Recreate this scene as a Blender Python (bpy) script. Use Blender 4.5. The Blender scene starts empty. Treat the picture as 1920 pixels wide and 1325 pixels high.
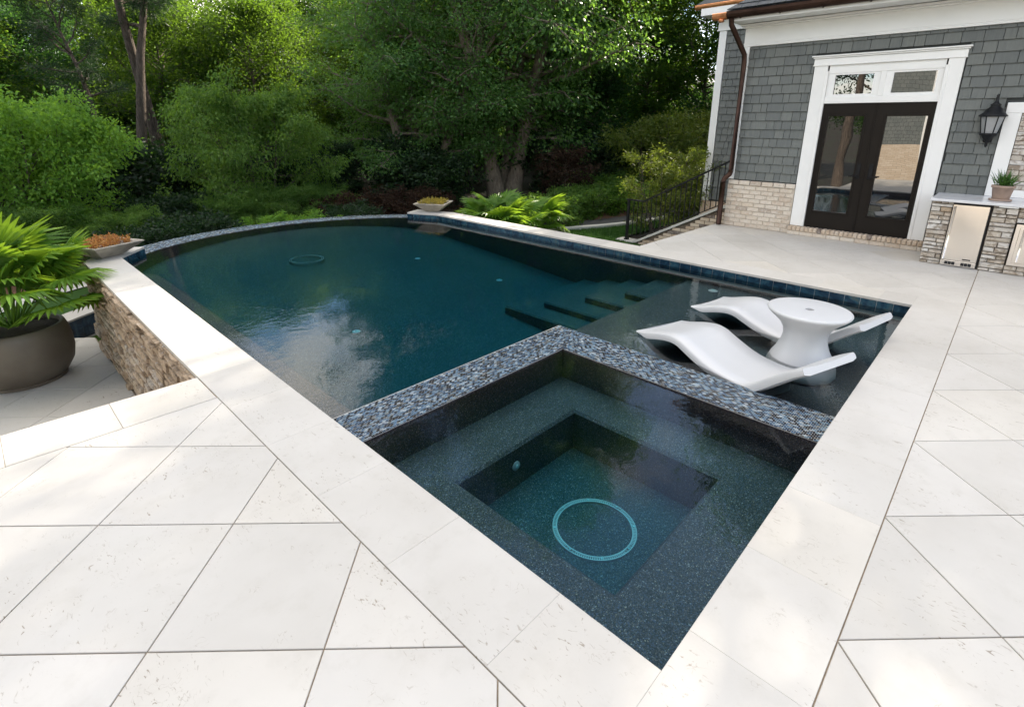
import bpy, math, random
import numpy as np
from mathutils import Vector, Matrix

random.seed(7)
sc = bpy.context.scene
COL = sc.collection
R = math.radians

# ------------------------------------------------------------------ camera
cam_d = bpy.data.cameras.new('camera')
cam = bpy.data.objects.new('camera', cam_d)
COL.objects.link(cam)
sc.camera = cam
cam.location = (-1.311, -0.542, 1.770)
_yaw, _pit, _rol = R(43.395), R(16.535), R(0.521)
_f = Vector((math.cos(_pit) * math.cos(_yaw), math.cos(_pit) * math.sin(_yaw), -math.sin(_pit)))
_r = Vector((math.sin(_yaw), -math.cos(_yaw), 0))
_u = _r.cross(_f)
_r2 = math.cos(_rol) * _r + math.sin(_rol) * _u
_u2 = -math.sin(_rol) * _r + math.cos(_rol) * _u
cam.rotation_euler = Matrix((_r2, _u2, -_f)).transposed().to_euler()
cam_d.sensor_width = 36.0
cam_d.lens = 977.95 / 1920 * 36.0
cam_d.shift_x = (960 - 967.5) / 1920
cam_d.shift_y = (525.8 - 662.5) / 1920
cam_d.clip_start = 0.05
cam_d.clip_end = 1000

# ------------------------------------------------------------------ light
SUN_AZ, SUN_EL = R(9), R(35)          # azimuth measured from +X towards +Y
sun_d = bpy.data.lights.new('sun', 'SUN')
sun_d.energy = 5.0
sun_d.angle = R(0.53)
sun_d.color = (1.0, 0.89, 0.73)
sun = bpy.data.objects.new('sun', sun_d)
COL.objects.link(sun)
_sd = Vector((math.cos(SUN_EL) * math.cos(SUN_AZ), math.cos(SUN_EL) * math.sin(SUN_AZ), math.sin(SUN_EL)))
sun.rotation_euler = _sd.to_track_quat('Z', 'Y').to_euler()

w = bpy.data.worlds.new('World')
sc.world = w
w.use_nodes = True
nt = w.node_tree
nt.nodes.clear()
out = nt.nodes.new('ShaderNodeOutputWorld')
bg = nt.nodes.new('ShaderNodeBackground')
sky = nt.nodes.new('ShaderNodeTexSky')
sky.sky_type = 'NISHITA'
sky.sun_disc = False
sky.sun_elevation = SUN_EL
sky.sun_rotation = R(90) - SUN_AZ
sky.air_density = 1.0
sky.dust_density = 0.1
# drifting cumulus: the same noise over the whole dome
tc = nt.nodes.new('ShaderNodeTexCoord')
sep = nt.nodes.new('ShaderNodeSeparateXYZ')
nt.links.new(tc.outputs['Generated'], sep.inputs[0])
addz = nt.nodes.new('ShaderNodeMath'); addz.operation = 'ADD'; addz.inputs[1].default_value = 0.18
absz = nt.nodes.new('ShaderNodeMath'); absz.operation = 'ABSOLUTE'
nt.links.new(sep.outputs[2], absz.inputs[0]); nt.links.new(absz.outputs[0], addz.inputs[0])
vdiv = nt.nodes.new('ShaderNodeVectorMath'); vdiv.operation = 'DIVIDE'
cmb = nt.nodes.new('ShaderNodeCombineXYZ')
for i in range(3): nt.links.new(addz.outputs[0], cmb.inputs[i])
vrot = nt.nodes.new('ShaderNodeVectorRotate'); vrot.rotation_type = 'Z_AXIS'; vrot.inputs['Angle'].default_value = R(14)
nt.links.new(tc.outputs['Generated'], vrot.inputs['Vector']); nt.links.new(vrot.outputs[0], vdiv.inputs[0]); nt.links.new(cmb.outputs[0], vdiv.inputs[1])
cn = nt.nodes.new('ShaderNodeTexNoise'); cn.noise_dimensions = '4D'; cn.inputs['W'].default_value = 14.2
cn.inputs['Scale'].default_value = 1.5
cn.inputs['Detail'].default_value = 7; cn.inputs['Roughness'].default_value = 0.55
nt.links.new(vdiv.outputs[0], cn.inputs['Vector'])
cr = nt.nodes.new('ShaderNodeValToRGB')
cr.color_ramp.elements[0].position = 0.45; cr.color_ramp.elements[1].position = 0.62
nt.links.new(cn.outputs['Fac'], cr.inputs[0])
mixc = nt.nodes.new('ShaderNodeMix'); mixc.data_type = 'RGBA'
nt.links.new(cr.outputs[0], mixc.inputs['Factor'])
nt.links.new(sky.outputs[0], mixc.inputs['A'])
mixc.inputs['B'].default_value = (10.5, 9.7, 8.6, 1)
nt.links.new(mixc.outputs['Result'], bg.inputs['Color'])
bg.inputs['Strength'].default_value = 0.12
nt.links.new(bg.outputs[0], out.inputs[0])

sc.view_settings.view_transform = 'Standard'
sc.view_settings.look = 'None'
sc.view_settings.gamma = 1.0
sc.view_settings.use_curve_mapping = False
sc.view_settings.exposure = 1.62
sc.cycles.max_bounces = 6
sc.cycles.diffuse_bounces = 3
sc.cycles.glossy_bounces = 3
sc.cycles.transmission_bounces = 4
sc.cycles.use_adaptive_sampling = True
sc.cycles.adaptive_threshold = 0.018
sc.cycles.transparent_max_bounces = 24
sc.cycles.sample_clamp_indirect = 6
sc.cycles.caustics_reflective = False
sc.cycles.caustics_refractive = False
sc.cycles.use_denoising = True

# ------------------------------------------------------------------ materials
def mat(name):
    m = bpy.data.materials.new(name)
    m.use_nodes = True
    n = m.node_tree.nodes
    p = n.get('Principled BSDF')
    return m, m.node_tree, p

class NT:
    """small helper for node graphs"""
    def __init__(s, name):
        s.m, s.t, s.p = mat(name)
        s.n = s.t.nodes
    def new(s, t, **kw):
        x = s.n.new(t)
        for k, v in kw.items():
            if hasattr(x, k): setattr(x, k, v)
        return x
    def link(s, a, b): s.t.links.new(a, b)
    def coords(s, kind='obj', rnd=True, scale=(1, 1, 1)):
        if kind == 'world':
            g = s.new('ShaderNodeNewGeometry').outputs['Position']
        else:
            g = s.new('ShaderNodeTexCoord').outputs['Object']
        if rnd:
            oi = s.new('ShaderNodeObjectInfo')
            mm = s.new('ShaderNodeVectorMath', operation='SCALE'); mm.inputs[0].default_value = (37.1, 91.7, 53.3)
            s.link(oi.outputs['Random'], mm.inputs['Scale'])
            ad = s.new('ShaderNodeVectorMath', operation='ADD')
            s.link(g, ad.inputs[0]); s.link(mm.outputs[0], ad.inputs[1]); g = ad.outputs[0]
        if scale != (1, 1, 1):
            mp = s.new('ShaderNodeVectorMath', operation='MULTIPLY'); mp.inputs[1].default_value = scale
            s.link(g, mp.inputs[0]); g = mp.outputs[0]
        return g
    def noise(s, vec, scale, detail=4, rough=0.55, dist=0):
        x = s.new('ShaderNodeTexNoise')
        x.inputs['Scale'].default_value = scale; x.inputs['Detail'].default_value = detail
        x.inputs['Roughness'].default_value = rough; x.inputs['Distortion'].default_value = dist
        s.link(vec, x.inputs['Vector']); return x.outputs['Fac']
    def voro(s, vec, scale, feature='F1', out='Color', rnd=1.0):
        x = s.new('ShaderNodeTexVoronoi', feature=feature)
        x.inputs['Scale'].default_value = scale
        x.inputs['Randomness'].default_value = rnd
        s.link(vec, x.inputs['Vector']); return x.outputs[out]
    def ramp(s, fac, stops, interp='LINEAR'):
        x = s.new('ShaderNodeValToRGB'); cr = x.color_ramp; cr.interpolation = interp
        while len(cr.elements) < len(stops): cr.elements.new(0.5)
        for e, (p, c) in zip(cr.elements, stops):
            e.position = p
            e.color = (c, c, c, 1) if isinstance(c, (int, float)) else (*c, 1)
        s.link(fac, x.inputs[0]); return x.outputs[0]
    def mix(s, fac, a, b, mode='MIX'):
        x = s.new('ShaderNodeMix', data_type='RGBA', blend_type=mode)
        for v, k in ((fac, 'Factor'), (a, 'A'), (b, 'B')):
            if isinstance(v, (int, float)): x.inputs[k].default_value = v
            elif isinstance(v, tuple): x.inputs[k].default_value = (*v, 1)
            else: s.link(v, x.inputs[k])
        return x.outputs['Result']
    def bump(s, h, strength, dist=0.01, normal=None):
        b = s.new('ShaderNodeBump'); b.inputs['Strength'].default_value = strength
        b.inputs['Distance'].default_value = dist; s.link(h, b.inputs['Height'])
        return b.outputs[0]
    def set(s, col=None, rough=None, normal=None, **kw):
        p = s.p
        for v, k in ((col, 'Base Color'), (rough, 'Roughness')):
            if v is None: continue
            if isinstance(v, (int, float)): p.inputs[k].default_value = v
            elif isinstance(v, tuple): p.inputs[k].default_value = (*v, 1)
            else: s.link(v, p.inputs[k])
        if normal is not None: s.link(normal, p.inputs['Normal'])
        for k, v in kw.items(): p.inputs[k.replace('_', ' ')].default_value = v
        return s.m
    def rand(s): return s.new('ShaderNodeObjectInfo').outputs['Random']

M = {}

def m_limestone():
    k = NT('limestone')
    v = k.coords('world')
    big = k.noise(v, 1.6, 3)
    c = k.ramp(big, [(0.3, (0.522, 0.500, 0.466)), (0.7, (0.572, 0.552, 0.522))])
    tint = k.ramp(k.rand(), [(0, (0.92, 0.915, 0.905)), (0.3, (0.985, 0.98, 0.97)), (0.7, (1.01, 1.005, 1.0)), (1, (1.04, 1.02, 0.98))])
    c = k.mix(1.0, c, tint, 'MULTIPLY')
    # soft clouding
    c = k.mix(k.ramp(k.noise(v, 7, 5, 0.65), [(0.52, 0.0), (0.75, 0.35)]), c, (0.44, 0.415, 0.37))
    # fossil flecks, elongated along the vein
    v2 = k.coords('world', True, (22, 9, 9))
    fl = k.noise(v2, 2.2, 3, 0.6, 1.4)
    gate = k.noise(v, 2.3, 3)
    fm = k.mix(1.0, k.ramp(fl, [(0.63, 0.0), (0.69, 0.9)]), k.ramp(gate, [(0.46, 0.0), (0.62, 1.0)]), 'MULTIPLY')
    c = k.mix(fm, c, (0.27, 0.23, 0.18))
    # short curved shell marks
    v3 = k.coords('world', True, (1, 1, 1))
    sh = k.noise(v3, 13, 2, 0.5, 2.4)
    band = k.ramp(sh, [(0.485, 0.0), (0.498, 1.0), (0.512, 0.0)])
    sm = k.mix(1.0, band, k.ramp(k.noise(v3, 11, 2), [(0.60, 0.0), (0.66, 0.55)]), 'MULTIPLY')
    c = k.mix(sm, c, (0.27, 0.225, 0.17))
    # faint weathering across slabs
    wv_ = k.noise(k.coords('world', False), 0.55, 5, 0.6)
    c = k.mix(1.0, c, k.ramp(wv_, [(0.32, (0.90, 0.895, 0.885)), (0.62, (1.02, 1.02, 1.02))]), 'MULTIPLY')
    h = k.noise(v, 60, 4)
    return k.set(c, k.ramp(k.noise(v, 9, 3), [(0.3, 0.5), (0.7, 0.68)]), k.bump(h, 0.12, 0.004))
M['limestone'] = m_limestone()

def simple(name, col, rough=0.6, var=0.12, scale=6, bump=0.0, bscale=40, rnd=True, **kw):
    k = NT(name)
    v = k.coords('world', rnd)
    n = k.noise(v, scale, 4)
    lo = tuple(c * (1 - var) for c in col); hi = tuple(min(1, c * (1 + var)) for c in col)
    c = k.ramp(n, [(0.3, lo), (0.7, hi)])
    nm = k.bump(k.noise(v, bscale, 3), bump, 0.01) if bump else None
    return k.set(c, rough, nm, **kw)

M['grout'] = simple('grout', (0.27, 0.215, 0.155), 0.95, 0.25, 30)
M['light_grout'] = simple('light_grout', (0.52, 0.51, 0.49), 0.9, 0.1, 30)
M['white_trim'] = simple('white_trim', (0.80, 0.80, 0.79), 0.42, 0.025, 3)
M['white_plastic'] = simple('white_plastic', (0.56, 0.565, 0.575), 0.36, 0.015, 2)
M['bronze'] = simple('bronze', (0.009, 0.0065, 0.005), 0.40, 0.15, 5, Specular_IOR_Level=0.22)
M['black_metal'] = simple('black_metal', (0.010, 0.010, 0.011), 0.5, 0.2, 20, Specular_IOR_Level=0.2)
M['lantern_metal'] = simple('lantern_metal', (0.010, 0.011, 0.013), 0.45, 0.3, 30, Specular_IOR_Level=0.25)
M['soil'] = simple('soil', (0.035, 0.024, 0.016), 0.95, 0.5, 40, 0.6, 60)
M['concrete_white'] = simple('concrete_white', (0.50, 0.49, 0.46), 0.8, 0.08, 8, 0.2, 80)
M['asphalt'] = simple('asphalt', (0.055, 0.055, 0.058), 0.85, 0.3, 60, 0.4, 200)
M['interior'] = simple('interior', (0.012, 0.012, 0.014), 0.8, 0.2, 3)
M['marble'] = simple('marble', (0.62, 0.63, 0.66), 0.22, 0.08, 5)
M['slate_roof'] = simple('slate_roof', (0.035, 0.042, 0.052), 0.6, 0.4, 9, 0.4, 50)

def m_pebble():
    k = NT('pebble_plaster')
    v = k.coords('world', False)
    cells = k.voro(v, 210)
    sp = k.new('ShaderNodeSeparateColor'); k.link(cells, sp.inputs[0])
    base = k.ramp(sp.outputs[0], [(0.0, (0.014, 0.010, 0.012)), (0.28, (0.043, 0.028, 0.033)), (0.55, (0.074, 0.050, 0.060)),
                                  (0.74, (0.074, 0.076, 0.125)), (0.88, (0.15, 0.105, 0.105)), (0.972, (0.34, 0.27, 0.27))], 'CONSTANT')
    warm = k.ramp(sp.outputs[1], [(0.0, (1, 1, 1)), (0.80, (1.0, 1.0, 1.0)), (0.81, (1.3, 1.15, 0.8))], 'CONSTANT')
    c = k.mix(1.0, base, warm, 'MULTIPLY')
    c = k.mix(1.0, c, k.ramp(k.noise(v, 1.3, 3), [(0.3, (0.70, 0.72, 0.75)), (0.7, (0.98, 0.97, 0.95))]), 'MULTIPLY')
    d = k.voro(v, 210, 'F1', 'Distance')
    return k.set(c, 0.7, k.bump(d, 0.25, 0.003))
M['pebble'] = m_pebble()

def m_water():
    k = NT('water')
    v = k.coords('world', False, (1.0, 1.0, 1.0))
    rip = k.noise(v, 5.0, 3, 0.5, 0.6)
    rip2 = k.noise(v, 17.0, 2, 0.5, 0.4)
    patch = k.ramp(k.noise(v, 0.55, 2), [(0.42, 0.25), (0.62, 1.0)])
    r2 = k.mix(1.0, k.mix(0.35, rip, rip2), patch, 'MULTIPLY')
    nm = k.bump(r2, 0.085, 0.05)
    fr = k.new('ShaderNodeFresnel'); fr.inputs['IOR'].default_value = 1.333; k.link(nm, fr.inputs['Normal'])
    tr = k.new('ShaderNodeBsdfTransparent'); tr.inputs[0].default_value = (1, 1, 1, 1)
    gl = k.new('ShaderNodeBsdfGlossy'); gl.inputs['Roughness'].default_value = 0.0; k.link(nm, gl.inputs['Normal'])
    mx = k.new('ShaderNodeMixShader')
    k.link(fr.outputs[0], mx.inputs[0]); k.link(tr.outputs[0], mx.inputs[1]); k.link(gl.outputs[0], mx.inputs[2])
    o = k.n.get('Material Output')
    k.link(mx.outputs[0], o.inputs['Surface'])
    va = k.new('ShaderNodeVolumeAbsorption')
    va.inputs['Color'].default_value = (0.0, 0.825, 0.925, 1); va.inputs['Density'].default_value = 1.4
    k.link(va.outputs[0], o.inputs['Volume'])
    return k.m
M['water'] = m_water()

def m_mosaic():
    k = NT('glass_mosaic')
    at = k.new('ShaderNodeAttribute'); at.attribute_name = 'tint'
    return k.set(at.outputs['Color'], 0.22, None, IOR=1.5)
M['mosaic'] = m_mosaic()

def m_watertile():
    k = NT('waterline_tile')
    v = k.coords('world')
    n = k.noise(v, 9, 5, 0.62, 0.8)
    c = k.ramp(n, [(0.32, (0.006, 0.016, 0.030)), (0.47, (0.012, 0.040, 0.075)), (0.58, (0.026, 0.078, 0.115)), (0.72, (0.080, 0.090, 0.08))])
    c = k.mix(1.0, c, k.ramp(k.rand(), [(0, (0.7, 0.75, 0.8)), (1, (1.35, 1.3, 1.2))]), 'MULTIPLY')
    return k.set(c, 0.16, k.bump(n, 0.15, 0.01))
M['watertile'] = m_watertile()

def m_shingle():
    k = NT('painted_shingle')
    v = k.coords('world')
    n = k.noise(k.coords('world', True, (1, 9, 0.6)), 6, 4)
    c = k.ramp(n, [(0.3, (0.112, 0.122, 0.118)), (0.7, (0.138, 0.149, 0.144))])
    c = k.mix(1.0, c, k.ramp(k.rand(), [(0, (0.86, 0.87, 0.88)), (1, (1.11, 1.10, 1.07))]), 'MULTIPLY')
    return k.set(c, 0.62, k.bump(n, 0.25, 0.006))
M['shingle'] = m_shingle()
M['shingle_gap'] = simple('shingle_gap', (0.045, 0.05, 0.05), 0.8)

def m_brick(name, stops, smear=0.5):
    k = NT(name)
    v = k.coords('world')
    c = k.ramp(k.rand(), stops)
    n = k.noise(v, 16, 5, 0.65)
    c = k.mix(k.ramp(n, [(0.42, 0.0), (0.62, smear)]), c, (0.66, 0.62, 0.56))
    c = k.mix(k.ramp(k.noise(v, 45, 4), [(0.58, 0.0), (0.72, 0.65)]), c, (0.26, 0.19, 0.13))
    return k.set(c, 0.88, k.bump(n, 0.6, 0.01))
M['brick'] = m_brick('whitewashed_brick', [(0, (0.50, 0.40, 0.31)), (0.35, (0.58, 0.50, 0.41)), (0.7, (0.62, 0.55, 0.47)), (0.93, (0.56, 0.46, 0.36)), (1, (0.22, 0.17, 0.14))])
M['brick_tan'] = m_brick('tan_brick', [(0, (0.44, 0.32, 0.22)), (0.4, (0.54, 0.42, 0.31)), (0.8, (0.58, 0.47, 0.36)), (0.92, (0.40, 0.28, 0.2)), (0.96, (0.12, 0.085, 0.07))], 0.35)
def m_coursed(name, c1, c2, mo, bw, bh, ms):
    k = NT(name)
    g = k.new('ShaderNodeNewGeometry').outputs['Position']
    sx = k.new('ShaderNodeSeparateXYZ'); k.link(g, sx.inputs[0])
    cb_ = k.new('ShaderNodeCombineXYZ'); k.link(sx.outputs[1], cb_.inputs[0]); k.link(sx.outputs[2], cb_.inputs[1])
    bt = k.new('ShaderNodeTexBrick'); k.link(cb_.outputs[0], bt.inputs['Vector'])
    bt.inputs['Color1'].default_value = (*c1, 1); bt.inputs['Color2'].default_value = (*c2, 1); bt.inputs['Mortar'].default_value = (*mo, 1)
    bt.inputs['Scale'].default_value = 1; bt.inputs['Brick Width'].default_value = bw; bt.inputs['Row Height'].default_value = bh; bt.inputs['Mortar Size'].default_value = ms
    return k.set(bt.outputs['Color'], 0.85)
M['far_brick'] = m_coursed('far_brick', (0.50, 0.40, 0.30), (0.60, 0.51, 0.41), (0.36, 0.30, 0.24), 0.21, 0.076, 0.006)
M['far_shingle'] = m_coursed('far_shingle', (0.12, 0.135, 0.132), (0.155, 0.168, 0.163), (0.04, 0.045, 0.045), 0.19, 0.1465, 0.006)
M['mortar'] = simple('mortar', (0.48, 0.42, 0.35), 0.95, 0.15, 25, 0.4, 80)
M['mortar_dark'] = simple('mortar_dark', (0.13, 0.10, 0.075), 0.95, 0.2, 25, 0.4, 80)

def m_ledge(name, stops):
    k = NT(name)
    v = k.coords('world')
    c = k.ramp(k.rand(), stops)
    n = k.noise(v, 9, 6, 0.7, 0.5)
    c = k.mix(k.ramp(n, [(0.40, 0.75), (0.52, 0.0)]), c, (0.19, 0.135, 0.085))
    c = k.mix(k.ramp(k.noise(v, 21, 4, 0.6), [(0.60, 0.0), (0.68, 0.7)]), c, (0.62, 0.58, 0.54))
    return k.set(c, 0.85, k.bump(k.noise(v, 28, 5, 0.7), 0.9, 0.02))
M['ledge_warm'] = m_ledge('travertine_ledgestone', [(0, (0.42, 0.31, 0.21)), (0.3, (0.52, 0.40, 0.28)), (0.6, (0.58, 0.47, 0.35)), (0.85, (0.50, 0.42, 0.34)), (1, (0.64, 0.58, 0.50))])
M['ledge_cool'] = m_ledge('quartz_ledgestone', [(0, (0.40, 0.35, 0.29)), (0.3, (0.50, 0.44, 0.37)), (0.55, (0.56, 0.52, 0.47)), (0.8, (0.63, 0.61, 0.58)), (1, (0.46, 0.36, 0.26))])

def m_copper(name, col, rough):
    k = NT(name)
    v = k.coords('world')
    n = k.noise(v, 5, 5, 0.6)
    c = k.ramp(n, [(0.3, tuple(x * 0.55 for x in col)), (0.7, col)])
    return k.set(c, rough, None, Metallic=0.85)
M['copper_dark'] = m_copper('aged_copper', (0.075, 0.042, 0.032), 0.48)
M['copper_new'] = m_copper('bright_copper', (0.75, 0.33, 0.16), 0.35)
M['steel'] = simple('brushed_steel', (0.80, 0.76, 0.71), 0.22, 0.03, 2, Metallic=1.0)

def m_doorglass():
    k = NT('door_glass')
    return k.set((0.008, 0.009, 0.010), 0.0, k.bump(k.noise(k.coords('world', True), 1.3, 1), 0.05, 0.06), IOR=2.6)
M['glass'] = m_doorglass()

def m_lampglass():
    k = NT('seeded_glass')
    return k.set((0.30, 0.31, 0.32), 0.12, k.bump(k.noise(k.coords('world'), 60, 2), 0.4, 0.01), IOR=1.5)
M['lampglass'] = m_lampglass()

def m_pot():
    k = NT('bronze_glazed_pot')
    v = k.coords('world', False)
    n = k.noise(v, 3.5, 4)
    c = k.ramp(n, [(0.3, (0.105, 0.090, 0.068)), (0.7, (0.15, 0.132, 0.102))])
    return k.set(c, 0.48, k.bump(k.noise(v, 50, 3), 0.08, 0.01))
M['pot'] = m_pot()
M['bowl'] = simple('cast_stone', (0.40, 0.36, 0.30), 0.85, 0.16, 9, 0.3, 60)
M['terracotta'] = simple('weathered_terracotta', (0.34, 0.25, 0.20), 0.85, 0.15, 12, 0.2, 60)
M['ring'] = simple('drain_plastic', (0.62, 0.45, 0.45), 0.4, 0.05, 9)

def m_leaf(name, cols, trans, tmix=0.45, rough=0.5, spec=0.3):
    k = NT(name)
    g = k.new('ShaderNodeNewGeometry')
    c = k.ramp(g.outputs['Random Per Island'], [(i / (len(cols) - 1), x) for i, x in enumerate(cols)])
    oi = k.rand()
    c = k.mix(1.0, c, k.ramp(oi, [(0, (0.82, 0.88, 0.85)), (1, (1.15, 1.1, 1.0))]), 'MULTIPLY')
    k.set(c, rough, None, Specular_IOR_Level=spec)
    tl = k.new('ShaderNodeBsdfTranslucent')
    tl.inputs['Color'].default_value = (*trans, 1)
    ms = k.new('ShaderNodeMixShader'); ms.inputs[0].default_value = tmix
    k.link(k.p.outputs[0], ms.inputs[1]); k.link(tl.outputs[0], ms.inputs[2])
    k.link(ms.outputs[0], k.n.get('Material Output').inputs['Surface'])
    return k.m
M['leaf_wood'] = m_leaf('woodland_leaf', [(0.0081, 0.0260, 0.0050), (0.0161, 0.0434, 0.0068), (0.0260, 0.0651, 0.0112)], (0.24, 0.42, 0.03), 0.33, 0.55, 0.15)
M['leaf_blue'] = m_leaf('blue_green_leaf', [(0.0068, 0.0279, 0.0112), (0.0136, 0.0434, 0.0161), (0.0236, 0.0608, 0.0211)], (0.13, 0.33, 0.04), 0.30, 0.55, 0.15)
M['leaf_hero'] = m_leaf('maple_leaf', [(0.0360, 0.0937, 0.0289), (0.0623, 0.1441, 0.0409), (0.1201, 0.2281, 0.0721)], (0.24, 0.46, 0.05), 0.38, 0.42, 0.3)
M['leaf_bright'] = m_leaf('bright_shrub_leaf', [(0.0729, 0.1782, 0.0389), (0.1296, 0.2673, 0.0486), (0.2106, 0.3888, 0.0648)], (0.28, 0.50, 0.04), 0.46, 0.5, 0.2)
M['leaf_shrub'] = m_leaf('arching_shrub_leaf', [(0.0341, 0.0911, 0.0219), (0.0669, 0.1457, 0.0328), (0.1457, 0.2430, 0.0669)], (0.20, 0.36, 0.03), 0.44, 0.5, 0.2)
M['needle'] = m_leaf('pine_needle', [(0.0130, 0.0325, 0.0143), (0.0195, 0.0455, 0.0182), (0.0292, 0.0585, 0.0195)], (0.05, 0.12, 0.025), 0.25)
M['leaf_dark'] = m_leaf('evergreen_leaf', [(0.0084, 0.0245, 0.0112), (0.0140, 0.0350, 0.0140), (0.0224, 0.0490, 0.0168)], (0.05, 0.12, 0.02), 0.25)
M['leaf_red'] = m_leaf('barberry_leaf', [(0.022, 0.013, 0.010), (0.038, 0.020, 0.014), (0.055, 0.034, 0.020)], (0.07, 0.03, 0.015), 0.25, 0.6, 0.15)
M['leaf_yellow'] = m_leaf('golden_leaf', [(0.0432, 0.0816, 0.0154), (0.0768, 0.1248, 0.0230), (0.1824, 0.2016, 0.0528)], (0.26, 0.34, 0.03), 0.4)
M['palm'] = m_leaf('fan_palm_leaf', [(0.055, 0.14, 0.022), (0.085, 0.19, 0.03), (0.13, 0.25, 0.035)], (0.32, 0.50, 0.03), 0.46, 0.38, 0.4)
M['sedum_orange'] = m_leaf('orange_sedum', [(0.42, 0.16, 0.05), (0.58, 0.27, 0.08), (0.65, 0.42, 0.15), (0.33, 0.09, 0.06)], (0.6, 0.3, 0.1), 0.25)
M['sedum_yellow'] = m_leaf('yellow_sedum', [(0.35, 0.25, 0.04), (0.50, 0.38, 0.07), (0.28, 0.24, 0.05)], (0.55, 0.45, 0.08), 0.25)
M['grassblade'] = m_leaf('grass_blade', [(0.03, 0.08, 0.02), (0.05, 0.12, 0.028), (0.07, 0.15, 0.035)], (0.10, 0.26, 0.03), 0.35)

def m_bark(name, a, b):
    k = NT(name)
    v = k.coords('obj', True, (6, 6, 1.2))
    n = k.noise(v, 3.5, 6, 0.7, 0.6)
    c = k.ramp(n, [(0.35, a), (0.65, b)])
    return k.set(c, 0.95, k.bump(n, 1.0, 0.05))
M['bark'] = m_bark('bark', (0.045, 0.035, 0.027), (0.14, 0.115, 0.09))
M['bark_pale'] = m_bark('pale_bark', (0.10, 0.082, 0.062), (0.27, 0.225, 0.175))
M['bark_pine'] = m_bark('pine_bark', (0.035, 0.026, 0.020), (0.13, 0.10, 0.078))

def m_ground():
    k = NT('leaf_litter')
    v = k.coords('world', False)
    n = k.noise(v, 1.2, 6, 0.65); n2 = k.noise(v, 26, 4, 0.7)
    c = k.ramp(n2, [(0.35, (0.010, 0.008, 0.006)), (0.55, (0.026, 0.019, 0.012)), (0.75, (0.055, 0.038, 0.022))])
    c = k.mix(k.ramp(n, [(0.45, 0.0), (0.62, 0.7)]), c, (0.022, 0.034, 0.012))
    return k.set(c, 0.95, k.bump(n2, 0.8, 0.04))
M['ground'] = m_ground()
M['mulch'] = simple('mulch', (0.13, 0.065, 0.035), 0.95, 0.6, 30, 0.8, 60)

# ------------------------------------------------------------------ object helpers
def link(o, parent=None):
    COL.objects.link(o)
    if parent is not None: o.parent = parent
    return o

def pm(name, verts, faces, m, parent=None, smooth=False):
    me = bpy.data.meshes.new(name)
    me.from_pydata([tuple(v) for v in verts], [], faces)
    me.materials.append(M[m] if isinstance(m, str) else m)
    if smooth: me.polygons.foreach_set('use_smooth', [True] * len(me.polygons))
    me.update()
    return link(bpy.data.objects.new(name, me), parent)

def copy_mesh(name, me, parent, loc=(0, 0, 0), rot=(0, 0, 0), scale=(1, 1, 1)):
    o = bpy.data.objects.new(name, me)
    o.location = loc; o.rotation_euler = rot; o.scale = scale
    return link(o, parent)

def tag(o, label=None, cat=None, group=None, kind=None):
    if label: o['label'] = label
    if cat: o['category'] = cat
    if group: o['group'] = group
    if kind: o['kind'] = kind
    return o

def empty(name, loc, label=None, cat=None, group=None, rz=0, kind=None):
    o = bpy.data.objects.new(name, None)
    o.empty_display_size = 0.1
    o.location = loc; o.rotation_euler = (0, 0, rz)
    COL.objects.link(o)
    return tag(o, label, cat, group, kind)

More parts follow.
